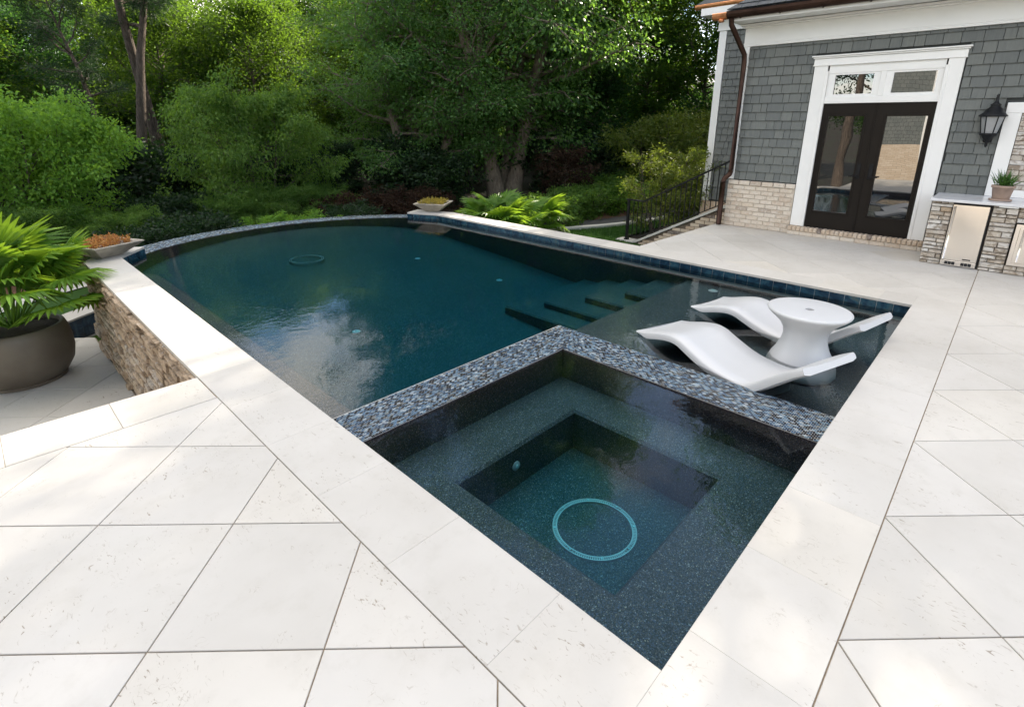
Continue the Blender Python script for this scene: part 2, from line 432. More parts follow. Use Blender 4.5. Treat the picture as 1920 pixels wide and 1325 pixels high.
class B:
    """collects primitives into one mesh"""
    def __init__(s): s.v = []; s.f = []
    def add(s, vs, fs):
        b = len(s.v); s.v += [tuple(x) for x in vs]; s.f += [tuple(i + b for i in f) for f in fs]; return s
    def box(s, x0, x1, y0, y1, z0, z1, ch=0.0):
        if ch <= 0:
            vs = [(x, y, z) for z in (z0, z1) for x, y in ((x0, y0), (x1, y0), (x1, y1), (x0, y1))]
            return s.add(vs, [(3, 2, 1, 0), (4, 5, 6, 7), (0, 1, 5, 4), (1, 2, 6, 5), (2, 3, 7, 6), (3, 0, 4, 7)])
        c = ch
        vs = []; idx = {}
        for ix, (xo, xi) in enumerate(((x0, x0 + c), (x1, x1 - c))):
            for iy, (yo, yi) in enumerate(((y0, y0 + c), (y1, y1 - c))):
                for iz, (zo, zi) in enumerate(((z0, z0 + c), (z1, z1 - c))):
                    for a, p in (('x', (xo, yi, zi)), ('y', (xi, yo, zi)), ('z', (xi, yi, zo))):
                        idx[(ix, iy, iz, a)] = len(vs); vs.append(p)
        g = lambda x, y, z, a: idx[(x, y, z, a)]
        fs = []
        fs.append([g(0, 0, 0, 'x'), g(0, 0, 1, 'x'), g(0, 1, 1, 'x'), g(0, 1, 0, 'x')])
        fs.append([g(1, 0, 0, 'x'), g(1, 1, 0, 'x'), g(1, 1, 1, 'x'), g(1, 0, 1, 'x')])
        fs.append([g(0, 0, 0, 'y'), g(1, 0, 0, 'y'), g(1, 0, 1, 'y'), g(0, 0, 1, 'y')])
        fs.append([g(0, 1, 0, 'y'), g(0, 1, 1, 'y'), g(1, 1, 1, 'y'), g(1, 1, 0, 'y')])
        fs.append([g(0, 0, 0, 'z'), g(0, 1, 0, 'z'), g(1, 1, 0, 'z'), g(1, 0, 0, 'z')])
        fs.append([g(0, 0, 1, 'z'), g(1, 0, 1, 'z'), g(1, 1, 1, 'z'), g(0, 1, 1, 'z')])
        for i in (0, 1):
            for j in (0, 1):
                fs.append([g(i, j, 0, 'x'), g(i, j, 1, 'x'), g(i, j, 1, 'y'), g(i, j, 0, 'y')])
                fs.append([g(i, 0, j, 'x'), g(i, 1, j, 'x'), g(i, 1, j, 'z'), g(i, 0, j, 'z')])
                fs.append([g(0, i, j, 'y'), g(1, i, j, 'y'), g(1, i, j, 'z'), g(0, i, j, 'z')])
                for l in (0, 1): fs.append([g(i, j, l, 'x'), g(i, j, l, 'y'), g(i, j, l, 'z')])
        return s.add(vs, fs)
    def prism(s, poly, z0, z1, ch=0.0):
        n = len(poly)
        vs = [(x, y, z0) for x, y in poly]
        if ch > 0:
            ins = inset(poly, ch)
            vs += [(x, y, z1 - ch) for x, y in poly] + [(x, y, z1) for x, y in ins]
            fs = [tuple(reversed(range(n))), tuple(range(2 * n, 3 * n))]
            for i in range(n):
                j = (i + 1) % n
                fs += [(i, j, n + j, n + i), (n + i, n + j, 2 * n + j, 2 * n + i)]
        else:
            vs += [(x, y, z1) for x, y in poly]
            fs = [tuple(reversed(range(n))), tuple(range(n, 2 * n))]
            for i in range(n):
                j = (i + 1) % n; fs.append((i, j, n + j, n + i))
        return s.add(vs, fs)
    def lathe(s, prof, n=40, cx=0, cy=0, a0=0.0):
        vs = []
        for r, z in prof:
            for i in range(n):
                a = a0 + 2 * math.pi * i / n
                vs.append((cx + r * math.cos(a), cy + r * math.sin(a), z))
        fs = []
        for k in range(len(prof) - 1):
            for i in range(n):
                j = (i + 1) % n
                fs.append((k * n + i, k * n + j, (k + 1) * n + j, (k + 1) * n + i))
        fs.append(tuple(reversed(range(n)))); fs.append(tuple((len(prof) - 1) * n + i for i in range(n)))
        return s.add(vs, fs)
    def tube(s, pts, rad, n=8):
        pts = [Vector(p) for p in pts]
        if isinstance(rad, (int, float)): rad = [rad] * len(pts)
        vs = []; fs = []
        up = Vector((0, 0, 1))
        for i, p in enumerate(pts):
            d = (pts[min(i + 1, len(pts) - 1)] - pts[max(i - 1, 0)]).normalized()
            a = d.cross(up)
            if a.length < 1e-3: a = d.cross(Vector((1, 0, 0)))
            a.normalize(); b = d.cross(a).normalized()
            for k in range(n):
                t = 2 * math.pi * k / n
                vs.append(p + a * math.cos(t) * rad[i] + b * math.sin(t) * rad[i])
        for i in range(len(pts) - 1):
            for k in range(n):
                j = (k + 1) % n
                fs.append((i * n + k, i * n + j, (i + 1) * n + j, (i + 1) * n + k))
        fs.append(tuple(range(n))); fs.append(tuple(reversed([(len(pts) - 1) * n + k for k in range(n)])))
        return s.add(vs, fs)
    def build(s, name, m, parent=None, smooth=False):
        return pm(name, s.v, s.f, m, parent, smooth)

def inset(poly, d):
    n = len(poly); res = []
    for i in range(n):
        p0 = Vector(poly[i - 1]); p1 = Vector(poly[i]); p2 = Vector(poly[(i + 1) % n])
        e1 = (p1 - p0).normalized(); e2 = (p2 - p1).normalized()
        n1 = Vector((-e1.y, e1.x)); n2 = Vector((-e2.y, e2.x))
        b = n1 + n2
        if b.length < 1e-6: b = n1
        b = b / max(0.3, (1 + n1.dot(n2)))
        res.append(tuple(p1 + b * d))
    return res

def clip(poly, a, b, c):
    """keep a*x+b*y<=c"""
    out_ = []
    n = len(poly)
    for i in range(n):
        p, q = poly[i], poly[(i + 1) % n]
        dp, dq = a * p[0] + b * p[1] - c, a * q[0] + b * q[1] - c
        if dp <= 0: out_.append(p)
        if dp * dq < 0:
            t = dp / (dp - dq); out_.append((p[0] + t * (q[0] - p[0]), p[1] + t * (q[1] - p[1])))
    return out_

def area(poly): return 0.5 * sum(poly[i - 1][0] * poly[i][1] - poly[i][0] * poly[i - 1][1] for i in range(len(poly)))
def tidy(poly):
    r = []
    for p in poly:
        if not r or math.dist(p, r[-1]) > 0.004: r.append(p)
    if len(r) > 1 and math.dist(r[0], r[-1]) < 0.004: r.pop()
    return r

def pieces(name, poly, m, parent, z0, z1, ch=0.0025, gap=0.0, sloped=0.0):
    """a slab as its own object with its origin at its middle"""
    if gap: poly = inset(poly, gap)
    cx = sum(p[0] for p in poly) / len(poly); cy = sum(p[1] for p in poly) / len(poly)
    b = B().prism([(x - cx, y - cy) for x, y in poly], z0, z1, ch)
    o = b.build(name, m, parent); o.location = (cx, cy, 0)
    return o

# ------------------------------------------------------------------ terrain
def smooth(a, b, x):
    t = min(1, max(0, (x - a) / (b - a))); return t * t * (3 - 2 * t)
def ground_h(x, y):
    base = -1.30 + 0.42 * smooth(5.5, 9.0, x)
    d = math.hypot(x - 3, y - 5)
    rise = 0.05 * max(0, d - 17) * smooth(2, 12, x) + 6.0 * smooth(42, 80, d)
    return base + rise + 0.05 * math.sin(x * 0.9 + y * 0.4) * math.cos(y * 0.7 - x * 0.3)
def build_ground():
    xs = sorted(set([-300, -160, -90, -60] + list(np.arange(-44, 70.1, 2.0)) + list(np.arange(-4, 20.1, 1.0)) + [90, 130, 200, 320]))
    ys = sorted(set([-300, -160, -90, -60] + list(np.arange(-40, 70.1, 2.0)) + list(np.arange(2, 20.1, 1.0)) + [90, 130, 200, 320]))
    vs = []; fs = []
    for y in ys:
        for x in xs:
            z = ground_h(x, y)
            if -1.5 < x < 6.5 and -6 < y < 10.8: z = -2.2          # excavated under terrace and pool
            if x >= 6.5 and x < 14 and y < 3.4: z = -1.6
            if x < -1 and y < 3.0: z = -1.6
            if -8 < x < 0 and 3 <= y <= 11: z = -1.7
            vs.append((x, y, z))
    nx = len(xs)
    for j in range(len(ys) - 1):
        for i in range(nx - 1):
            a = j * nx + i; fs.append((a, a + 1, a + nx + 1, a + nx))
    o = pm('ground', vs, fs, 'ground', None, True)
    tag(o, 'dark leaf litter ground under the wood behind the pool', 'ground', kind='structure')
build_ground()

# ------------------------------------------------------------------ pool dimensions
W = 0.404                 # coping width
XI = 5.33                 # far pool wall
WZ = -0.108               # water level
CC = (2.70, 6.10); RI = 3.45; RO = 3.93
A_L, A_R = R(132.3), R(47.2)
TIP_L = (CC[0] + RI * math.cos(A_L), CC[1] + RI * math.sin(A_L))
TIP_R = (CC[0] + RI * math.cos(A_R), CC[1] + RI * math.sin(A_R))
BL, BR = 8.14, 8.0        # where the side copings bend towards the rim

# ---- terrace of diagonal pavers
deck = empty('terrace', (0, 0, 0), 'white limestone terrace of large diagonal pavers around the pool', 'terrace', kind='structure')
S2 = 0.866
def lay(rects, parent, z0, z1, oa, ob, gap=0.0027):
    for (x0, x1, y0, y1, extra) in rects:
        alo = min(x0 - y1, x0 - y0); ahi = max(x1 - y0, x1 - y1)
        blo = x0 + y0; bhi = x1 + y1
        for i in range(math.floor((alo - oa) / S2), math.ceil((ahi - oa) / S2) + 1):
            for j in range(math.floor((blo - ob) / S2), math.ceil((bhi - ob) / S2) + 1):
                a0, a1 = oa + i * S2, oa + (i + 1) * S2
                b0, b1 = ob + j * S2, ob + (j + 1) * S2
                q = [((a + b) / 2, (b - a) / 2) for a, b in ((a1, b0), (a1, b1), (a0, b1), (a0, b0))]
                for c in ((-1, 0, -x0), (1, 0, x1), (0, -1, -y0), (0, 1, y1)) + tuple(extra):
                    if len(q) >= 3: q = clip(q, *c)
                q = tidy(q) if len(q) >= 3 else []
                if len(q) < 3 or abs(area(q)) < 0.004: continue
                if area(q) < 0: q.reverse()
                dz = random.uniform(-0.0006, 0.0006)
                pieces('paver', q, 'limestone', parent, z0 + dz, z1 + dz, 0.002, gap)
# joint line between coping and pavers stays 8 mm wide
lay([(-4.5, -W - 0.002, -W, 3.068, ()), (-4.5, 8.53, -2.6, -W - 0.002, ()), (XI + W + 0.001, 8.53, -W, 3.50, ())],
    deck, -0.03, 0.0, -0.787, 0.138)
# bedding under the pavers (the joints show it)
bd = B()
bd.box(-4.5, -W + 0.02, -2.6, 3.46, -0.10, -0.007); bd.box(-W + 0.02, XI + W - 0.02, -2.6, -W + 0.02, -0.10, -0.0072)
bd.box(XI + W - 0.02, 8.6, -2.6, 3.49, -0.10, -0.0074)
bd.build('paver_bedding', 'grout', deck)
sb = B(); sb.box(-4.45, -W - 0.04, -2.6, 3.43, -1.6, -0.102); sb.box(-W - 0.04, 8.6, -2.6, -W, -1.6, -0.1022); sb.box(XI + 0.12, 8.6, -W, 3.46, -1.6, -0.1024)
sb.build('terrace_base', 'concrete_white', deck)
# edge band of the terrace above the lower patio
xs = [-W - 0.006]
while xs[-1] > -4.4: xs.append(xs[-1] - 0.52)
for a, b in zip(xs, xs[1:]):
    pieces('edge_slab', [(b, 3.072), (a, 3.072), (a, 3.484), (b, 3.484)], 'limestone', deck, -0.03, 0.0, 0.003, 0.001)

# ---- coping
cop = empty('pool_coping', (0, 0, 0), 'white limestone coping slabs bordering the pool and spa', 'coping', kind='structure')
def coping_run(a, b, width, step, side, first=0.0):
    """slabs from a to b, the pool on the inner side, body to `side`"""
    a = Vector(a); b = Vector(b); L = (b - a).length; d = (b - a) / L
    nrm = Vector((-d.y, d.x)) * side
    cuts = [0.0]; t = first if first > 0.05 else step
    while t < L - 0.15: cuts.append(t); t += step
    cuts.append(L)
    for t0, t1 in zip(cuts, cuts[1:]):
        p = [a + d * t0, a + d * t1, a + d * t1 + nrm * width, a + d * t0 + nrm * width]
        q = [tuple(x) for x in p]
        if area(q) < 0: q.reverse()
        pieces('coping_slab', q, 'limestone', cop, -0.03, 0.0, 0.0012, 0.0002)
coping_run((0, 0), (0, BL), W, 0.61, 1, 0.44)
coping_run((-W, 0), (XI + W, 0), W, 0.557, -1, 0.207 + W)
coping_run((XI, 0), (XI, BR), W, 0.61, -1, 0.30)
# angled end slabs that carry the bowls
def end_slab(bend_in, tip, bend_out, sgn):
    d = (Vector(tip) - Vector(bend_in)).normalized()
    nrm = Vector((-d.y, d.x)) * sgn
    t2 = Vector(tip) + nrm * 0.44
    q = [tuple(bend_in), tuple(tip), tuple(t2), tuple(bend_out)]
    if area(q) < 0: q.reverse()
    pieces('coping_slab', q, 'limestone', cop, -0.03, 0.0, 0.0012, 0.0002)
    return t2
TL2 = end_slab((0, BL), TIP_L, (-W, BL + 0.0), 1)
TR2 = end_slab((XI, BR), TIP_R, (XI + W, BR), -1)

# ---- pool basin
def arc_pts(r, a0, a1, n=36): return [(CC[0] + r * math.cos(a0 + (a1 - a0) * i / n), CC[1] + r * math.sin(a0 + (a1 - a0) * i / n)) for i in range(n + 1)]
basin = empty('pool_basin', (0, 0, 0), 'dark pebble plastered pool basin under the water', 'pool basin', kind='structure')
FLOOR = lambda y: float(np.interp(y, [-1, 2.5, 4.3, 6.0, 8.0, 9.6], [-0.95, -0.86, -0.71, -0.56, -0.41, -0.21]))
ring = [(-0.012, -0.012), (XI + 0.012, -0.012), (XI + 0.012, BR)] + arc_pts(RI, A_R, A_L) + [(-0.012, BL)]
vs = []; fs = []
n = len(ring)
for x, y in ring: vs.append((x, y, -0.112 if y > 8.55 else -0.031))
for x, y in ring: vs.append((x, y, -1.45))
for i in range(n):
    j = (i + 1) % n; fs.append((j, i, n + i, n + j))
pm('basin_wall', vs, fs, 'pebble', basin)
# floor: strips across, sloping
fv = []; ff = []
for k in range(30):
    y = -0.1 + k * (9.75 / 29)
    fv += [(-0.1, y, FLOOR(y)), (XI + 0.1, y, FLOOR(y))]
for k in range(29): ff.append((2 * k, 2 * k + 1, 2 * k + 3, 2 * k + 2))
pm('basin_floor', fv, ff, 'pebble', basin, True)
def rounded_box(name, x0, x1, y0, y1, z0, z1, ch=0.025):
    return B().box(x0, x1, y0, y1, z0, z1, ch).build(name, 'pebble', basin)
SX, SY = 2.44, 2.42         # outer faces of the spa wall
TX, TY = 2.035, 2.05        # inner faces
rounded_box('sun_shelf', SX - 0.05, XI + 0.03, -0.05, 2.50, -1.5, -0.255)
for (x0, y1, z) in ((4.507, 2.97, -0.345), (4.209, 3.40, -0.435), (3.847, 3.82, -0.525), (3.514, 4.24, -0.610)):
    rounded_box('pool_step', x0, XI + 0.04, 2.3, y1, -1.5, z, 0.02)
# long bench on the near side, with a rounded end
bench = [(-0.05, 2.3), (0.345, 2.3), (0.345, 7.55)] + [(0.345 - 0.30 + 0.30 * math.cos(R(a)), 7.55 + 0.5 * math.sin(R(a))) for a in range(10, 91, 10)] + [(-0.05, 8.05)]
B().prism(bench, -1.5, -0.235, 0.03).build('pool_bench', 'pebble', basin)
# spa
sp = B()
sp.box(-0.05, 0.46, -0.05, TY + 0.1, -0.9, -0.37, 0.02); sp.box(1.65, TX + 0.1, -0.05, TY + 0.1, -0.9, -0.3702, 0.02)
sp.box(0.40, 1.72, -0.05, 0.46, -0.9, -0.3704, 0.02); sp.box(0.40, 1.72, 1.615, TY + 0.1, -0.9, -0.3706, 0.02)
sp.build('spa_bench', 'pebble', basin)
B().box(0.3, 1.8, 0.3, 1.8, -0.9, -0.70).build('spa_floor', 'pebble', basin)
sw = B(); sw.box(-0.05, SX, TY, SY, -1.5, -0.104); sw.box(TX, SX + 0.0, -0.05, TY, -1.5, -0.1042)
sw.build('spa_wall', 'pebble', basin)

# ---- water
wv = [(-0.03, -0.03), (XI + 0.03, -0.03), (XI + 0.03, BR + 0.02)] + arc_pts(RI + 0.10, A_R, A_L) + [(-0.03, BL + 0.02)]
wb = B().prism(wv, -1.55, WZ)
wo = wb.build('pool_water', 'water', None)
tag(wo, 'still dark teal pool water mirroring trees and clouds', 'water', kind='structure')

# ---- glass mosaic on spa wall and infinity rim
def mosaic(name, quads, parent, gain=1.0, lift=0.0):
    """quads: list of 4-point tops with per-tile colours, built as one mesh"""
    nq = len(quads)
    pal = [((0.010, 0.011, 0.015), .27), ((0.035, 0.065, 0.11), .18), ((0.08, 0.145, 0.22), .20), ((0.17, 0.25, 0.31), .15), ((0.33, 0.38, 0.41), .10), ((0.17, 0.18, 0.165), .06), ((0.13, 0.13, 0.125), .04)]
    cum = np.cumsum([p for _, p in pal]); cols = np.array([c for c, _ in pal])
    rs = np.random.RandomState(3)
    pick = np.clip(np.searchsorted(cum, rs.rand(nq) * cum[-1]), 0, len(pal) - 1)
    col = cols[pick] * rs.uniform(0.75, 1.25, (nq, 1)) * gain + lift
    q = np.array(quads, dtype=np.float32)                    # nq,4,3
    tilt = rs.uniform(-0.00012, 0.00012, (nq, 4)).astype(np.float32)
    q[:, :, 2] += tilt
    low = q.copy(); low[:, :, 2] -= 0.006
    V = np.concatenate([q, low], 1).reshape(-1, 3)
    base = (np.arange(nq) * 8)[:, None]
    F = np.array([[0, 1, 2, 3], [1, 0, 4, 5], [2, 1, 5, 6], [3, 2, 6, 7], [0, 3, 7, 4]])
    F = (base[:, :, None] + F[None]).reshape(-1, 4)
    me = bpy.data.meshes.new(name)
    fast_mesh(me, V, F)
    ca = me.color_attributes.new('tint', 'FLOAT_COLOR', 'POINT')
    cc = np.ones((nq * 8, 4), np.float32); cc[:, :3] = np.repeat(col, 8, 0)
    ca.data.foreach_set('color', cc.ravel())
    me.materials.append(M['mosaic'])
    o = bpy.data.objects.new(name, me); link(o, parent)
    o['kind'] = 'stuff'
    return o

def fast_mesh(me, V, F):
    nv, nf, k = len(V), len(F), F.shape[1]
    me.vertices.add(nv); me.vertices.foreach_set('co', np.ascontiguousarray(V, dtype=np.float32).ravel())
    me.loops.add(nf * k); me.loops.foreach_set('vertex_index', np.ascontiguousarray(F, dtype=np.int32).ravel())
    me.polygons.add(nf)
    me.polygons.foreach_set('loop_start', np.arange(0, nf * k, k, dtype=np.int32))
    me.update(calc_edges=True)

TLN, TWD, GAP = 0.0262, 0.0140, 0.0029
def mosaic_rect(u0, u1, v0, v1, z, swap):
    res = []; r = 0; v = v0
    while v + TWD <= v1 + 0.003:
        u = u0 - (TLN / 2 if r % 2 else 0)
        while u < u1:
            a, b = max(u, u0), min(u + TLN - GAP, u1)
            if b - a > 0.005:
                p = [(a, v), (b, v), (b, v + TWD - GAP), (a, v + TWD - GAP)]
                if swap: p = [(y, x) for x, y in reversed(p)]
                res.append([(x, y, z) for x, y in p])
            u += TLN
        v += TWD; r += 1
    return res
MZ = -0.094
spa_edge = empty('spa_spillway', (TX, TY, 0), 'blue and black glass mosaic wall top dividing spa from pool', 'spa wall', kind='structure')
qs = mosaic_rect(-0.02, SX, TY, SY, 0, False) + mosaic_rect(-0.02, TY - 0.002, TX, SX, 0, True)
mo = mosaic('mosaic_tiles', [[(x - TX, y - TY, MZ) for x, y, _ in q] for q in qs], spa_edge)
gb = B(); gb.box(-0.03 - TX, SX - TX, 0, SY - TY, -0.1038, MZ - 0.0018); gb.box(0, SX - TX, -0.03 - TY, 0, -0.1036, MZ - 0.0019)
gb.build('mosaic_grout', 'light_grout', spa_edge)
# infinity rim
rim = empty('infinity_edge', (CC[0], CC[1], 0), 'curved blue mosaic infinity edge at the far end of the pool', 'pool edge', kind='structure')
qs = []
rr = RI
row = 0
while rr < RO - 0.01:
    da = 0.030 / rr
    a = A_R + (da / 2 if row % 2 else 0)
    while a < A_L:
        b = min(a + da - 0.0022 / rr, A_L)
        dz = -0.0016 * max(0, (rr - RI - 0.2) / 0.02)
        qs.append([(r_ * math.cos(t), r_ * math.sin(t), -0.099 + dz) for r_, t in ((rr, b), (rr, a), (rr + 0.0148, a), (rr + 0.0148, b))])
        a += da
    rr += 0.0166; row += 1
mosaic('mosaic_tiles', qs, rim, 1.15, 0.05)
rg = B()
prof = [(RI + 0.004, -0.16), (RI + 0.004, -0.101), (RI + 0.2, -0.101), (RO, -0.123), (RO, -1.75)]
nA = 48
for i in range(nA + 1):
    t = A_R + (A_L - A_R) * i / nA
    for r_, z in prof: rg.v.append((r_ * math.cos(t), r_ * math.sin(t), z))
for i in range(nA):
    for k in range(len(prof) - 1):
        a = i * len(prof) + k; rg.f.append((a, a + len(prof), a + len(prof) + 1, a + 1))
rg.build('rim_body', 'light_grout', rim)

# ---- waterline tiles, 6 inch
wt = empty('waterline_tile_band', (0, 0, 0), 'band of dark blue square tiles along the waterline', 'tile band', kind='structure')
tile_me = None
def tile_run(a, b, face):
    """a row of square tiles on a vertical wall from a to b; face = side the glaze looks at"""
    global tile_me
    a = Vector(a); b = Vector(b); L = (b - a).length; d = (b - a) / L
    nrm = Vector((-d.y, d.x)) * face
    k = int(round(L / 0.1525)); st = L / k
    ang = math.atan2(d.y, d.x)
    if tile_me is None:
        t = B().box(-0.0742, 0.0742, -0.004, 0.004, -0.16, -0.0315, 0.0012)
        me = bpy.data.meshes.new('tile'); me.from_pydata(t.v, [], t.f); me.materials.append(M['watertile']); tile_me = me
    for i in range(k):
        p = a + d * (st * (i + 0.5)) + nrm * 0.001
        copy_mesh('tile', tile_me, wt, (p.x, p.y, 0), (0, 0, ang), (st / 0.1525, 1, 1))
    q = [tuple(a), tuple(b), tuple(b - nrm * 0.02), tuple(a - nrm * 0.02)]
    if area(q) < 0: q.reverse()
    B().prism(q, -0.2, -0.0308).build('tile_backing', 'light_grout', wt)
tile_run((XI + 0.010, 0.0), (XI + 0.010, BR), 1)
tile_run((XI + 0.010, BR + 0.01), TIP_R, 1)
tile_run((-0.010, BL), (-0.010, SY), 1)
tile_run(TIP_L, (-0.010, BL + 0.01), 1)
tile_run((SX, -0.010), (XI, -0.010), 1)

# ---- drains and fittings under water
def drain_ring(x, y, z, r, label, slots):
    e = empty('drain_ring', (x, y, z), label, 'drain')
    b = B()
    n_ = 72
    for (r0, r1, h) in ((r - 0.006, r, 0.012), (r - 0.030, r - 0.023, 0.012)):
        prof_ = [(r0, 0), (r0, h), (r1, h), (r1, 0)]
        base = len(b.v)
        for i in range(n_):
            t = 2 * math.pi * i / n_
            for q, zz in prof_: b.v.append((q * math.cos(t), q * math.sin(t), zz))
        for i in range(n_):
            j = (i + 1) % n_
            for k in range(3): b.f.append((base + i * 4 + k, base + j * 4 + k, base + j * 4 + k + 1, base + i * 4 + k + 1))
    b.build('ring_frame', 'ring', e)
    if slots:
        s_ = B()
        for i in range(120):
            t = 2 * math.pi * i / 120
            w_ = 0.0035
            if i % 30 in (0, 29, 1): w_ = 0.016
            c_, s__ = math.cos(t), math.sin(t)
            pts = []
            for q, ww in ((r - 0.024, -w_), (r - 0.024, w_), (r - 0.004, w_), (r - 0.004, -w_)):
                pts.append((q * c_ - ww * s__, q * s__ + ww * c_))
            s_.prism(pts if area(pts) > 0 else pts[::-1], 0.002, 0.011)
        s_.build('grille_bars', 'ring', e)
        for a in range(0, 360, 45):
            sc_ = B().lathe([(0.007, 0.010), (0.007, 0.0145), (0.001, 0.016)], 10, (r - 0.014) * math.cos(R(a)), (r - 0.014) * math.sin(R(a)))
            sc_.build('screw', 'white_plastic', e)
    d_ = B()
    for i in range(n_):
        t = 2 * math.pi * i / n_
        for q in (r - 0.030, r - 0.003): d_.v.append((q * math.cos(t), q * math.sin(t), 0.003))
    for i in range(n_):
        j = (i + 1) % n_; d_.f.append((i * 2, i * 2 + 1, j * 2 + 1, j * 2))
    d_.build('sump', 'interior', e)
    return e
drain_ring(1.045, 0.975, -0.70, 0.268, 'pale blue slotted drain ring on the spa floor', True)
drain_ring(2.41, 7.78, FLOOR(7.78) + 0.026, 0.27, 'pale ring drain on the floor of the deep pool', False)
def fitting(x, y, z, label, r=0.05):
    e = empty('floor_fitting', (x, y, z), label, 'fitting')
    B().lathe([(r, 0), (r, 0.006), (r * 0.8, 0.012), (r * 0.2, 0.014)], 20).build('cap', 'ring', e, True)
    B().lathe([(r * 0.3, 0.012), (r * 0.3, 0.02), (r * 0.1, 0.022)], 12).build('nozzle', 'white_plastic', e)
fitting(1.646, 4.92, FLOOR(4.92) + 0.003, 'round white floor fitting under the cloud reflection')
fitting(3.97, 6.84, FLOOR(6.84) + 0.003, 'round blue floor fitting nearest the far coping')
fitting(4.37, 5.20, FLOOR(5.20) + 0.003, 'round blue floor fitting beside the pool steps')
fitting(5.10, 2.02, -0.255, 'round fitting on the sun shelf behind the loungers', 0.06)
je = empty('spa_jet', (0.98, 1.61, -0.52), 'oval pale jet on the spa footwell wall', 'jet')
B().lathe([(0.035, 0), (0.035, 0.008), (0.02, 0.012)], 18).build('bezel', 'ring', je).rotation_euler = (R(90), 0, 0)
B().lathe([(0.014, 0.008), (0.014, 0.018), (0.006, 0.02)], 12).build('nozzle', 'white_plastic', je).rotation_euler = (R(90), 0, 0)

# ------------------------------------------------------------------ stone wall under the coping, lower patio, catch basin
PZ = -1.24
def ledge_wall(parent, origin, u, v, L, H, sizes, m, limit=300, seed=1, depth=(0.012, 0.05), top_cut=None):
    """irregular stones on a plane: u along, v up; each stone an object"""
    rs = random.Random(seed)
    u = Vector(u); v = Vector(v); nn = u.cross(v)
    cnt = 0; z = 0.0; extra = B()
    while z < H - 0.01:
        h = min(rs.uniform(*sizes[1]), H - z)
        if H - z - h < 0.02: h = H - z
        x = 0.0
        while x < L - 0.005:
            wd = min(rs.uniform(*sizes[0]), L - x)
            if L - x - wd < 0.05: wd = L - x
            dp = rs.uniform(*depth)
            g_ = 0.0022
            P = []
            for dd, ins in ((0.0, 0.0), (dp, rs.uniform(0.003, 0.008))):
                for (a, b) in ((x + g_ + ins, z + g_ + ins), (x + wd - g_ - ins, z + g_ + ins), (x + wd - g_ - ins, z + h - g_ - ins), (x + g_ + ins, z + h - g_ - ins)):
                    jj = rs.uniform(-0.006, 0.006) if dd else 0
                    P.append(u * a + v * b + nn * (dd + jj))
            mid = u * (x + wd / 2) + v * (z + h / 2) + nn * (dp + rs.uniform(-0.004, 0.012))
            P.append(mid)
            F = [(0, 1, 5, 4), (1, 2, 6, 5), (2, 3, 7, 6), (3, 0, 4, 7), (4, 5, 8), (5, 6, 8), (6, 7, 8), (7, 4, 8)]
            if cnt < limit:
                pm('stone', [p + Vector(origin) for p in P], F, m, parent)
            else:
                extra.add([p + Vector(origin) for p in P], F)
            cnt += 1
            x += wd
        z += h
    if extra.v:
        e = extra.build('stone_courses', m, parent); e['kind'] = 'stuff'

sw_ = empty('stone_retaining_wall', (-0.388, 3.48, PZ), 'tan split-face stone wall under the near pool coping', 'stone wall')
B().box(0.0, 0.30, 0.0, 4.78, -0.3, 1.208).build('wall_core', 'mortar_dark', sw_)
ledge_wall(sw_, (0, 4.78, 0), (0, -1, 0), (0, 0, 1), 4.78, 1.208, ((0.10, 0.36), (0.035, 0.070)), 'ledge_warm', 300, 5, (0.006, 0.055))
rw = empty('terrace_retaining_wall', (-4.4, 3.44, PZ), 'stone retaining wall below the terrace edge above the lower patio', 'stone wall')
B().box(0, 3.98, -0.2, 0, -0.3, 1.205).build('wall_core', 'mortar_dark', rw)
ledge_wall(rw, (3.98, 0, 0), (-1, 0, 0), (0, 0, 1), 3.98, 1.205, ((0.25, 0.6), (0.08, 0.14)), 'ledge_warm', 120, 9)
# outer wall below the angled end slab
ow = empty('angled_stone_wall', (0, 0, 0), 'stone wall below the angled coping end beside the catch basin', 'stone wall')
q = [(-0.39, 8.262), (-0.1, 8.262), (TIP_L[0] - 0.09, TIP_L[1] + 0.03), (TL2.x + 0.03, TL2.y - 0.03)]
B().prism(q if area(q) > 0 else q[::-1], -1.75, -0.031).build('wall_core', 'ledge_warm', ow)
ow2 = empty('garden_side_wall', (0, 0, 0), 'rendered wall under the far pool coping facing the garden', 'wall')
q = [(XI + 0.10, -0.3), (XI + W - 0.03, -0.3), (XI + W - 0.03, BR), (TR2.x - 0.03, TR2.y - 0.03), (TIP_R[0] + 0.09, TIP_R[1] + 0.03), (XI + 0.10, BR)]
B().prism(q if area(q) > 0 else q[::-1], -1.75, -0.031).build('wall_core', 'concrete_white', ow2)
B().prism([(XI + 0.02, 3.3), (XI + W - 0.06, 3.3), (XI + W - 0.06, BR), (XI + 0.02, BR)], -0.5, -0.0312).build('coping_bed', 'light_grout', ow2)

pat = empty('lower_patio', (0, 0, PZ), 'lower patio of diagonal white pavers beside the stone wall', 'patio', kind='structure')
# patio ends on a radial line at the catch basin
ra = R(139.6); nx_, ny_ = -math.sin(ra), math.cos(ra)      # normal of the radial line
cr_ = nx_ * CC[0] + ny_ * CC[1]
lay([(-3.6, -0.412, 3.5, 9.6, ((-nx_, -ny_, -cr_),))], pat, -0.03, 0.0, -8.50, 6.115)
pp = [(-3.6, 3.4), (-0.40, 3.4), (-0.40, 9.6), (-3.6, 9.6)]
pp = clip(pp, -nx_, -ny_, -cr_)
B().prism(pp, -0.4, -0.008).build('paver_bedding', 'grout', pat)
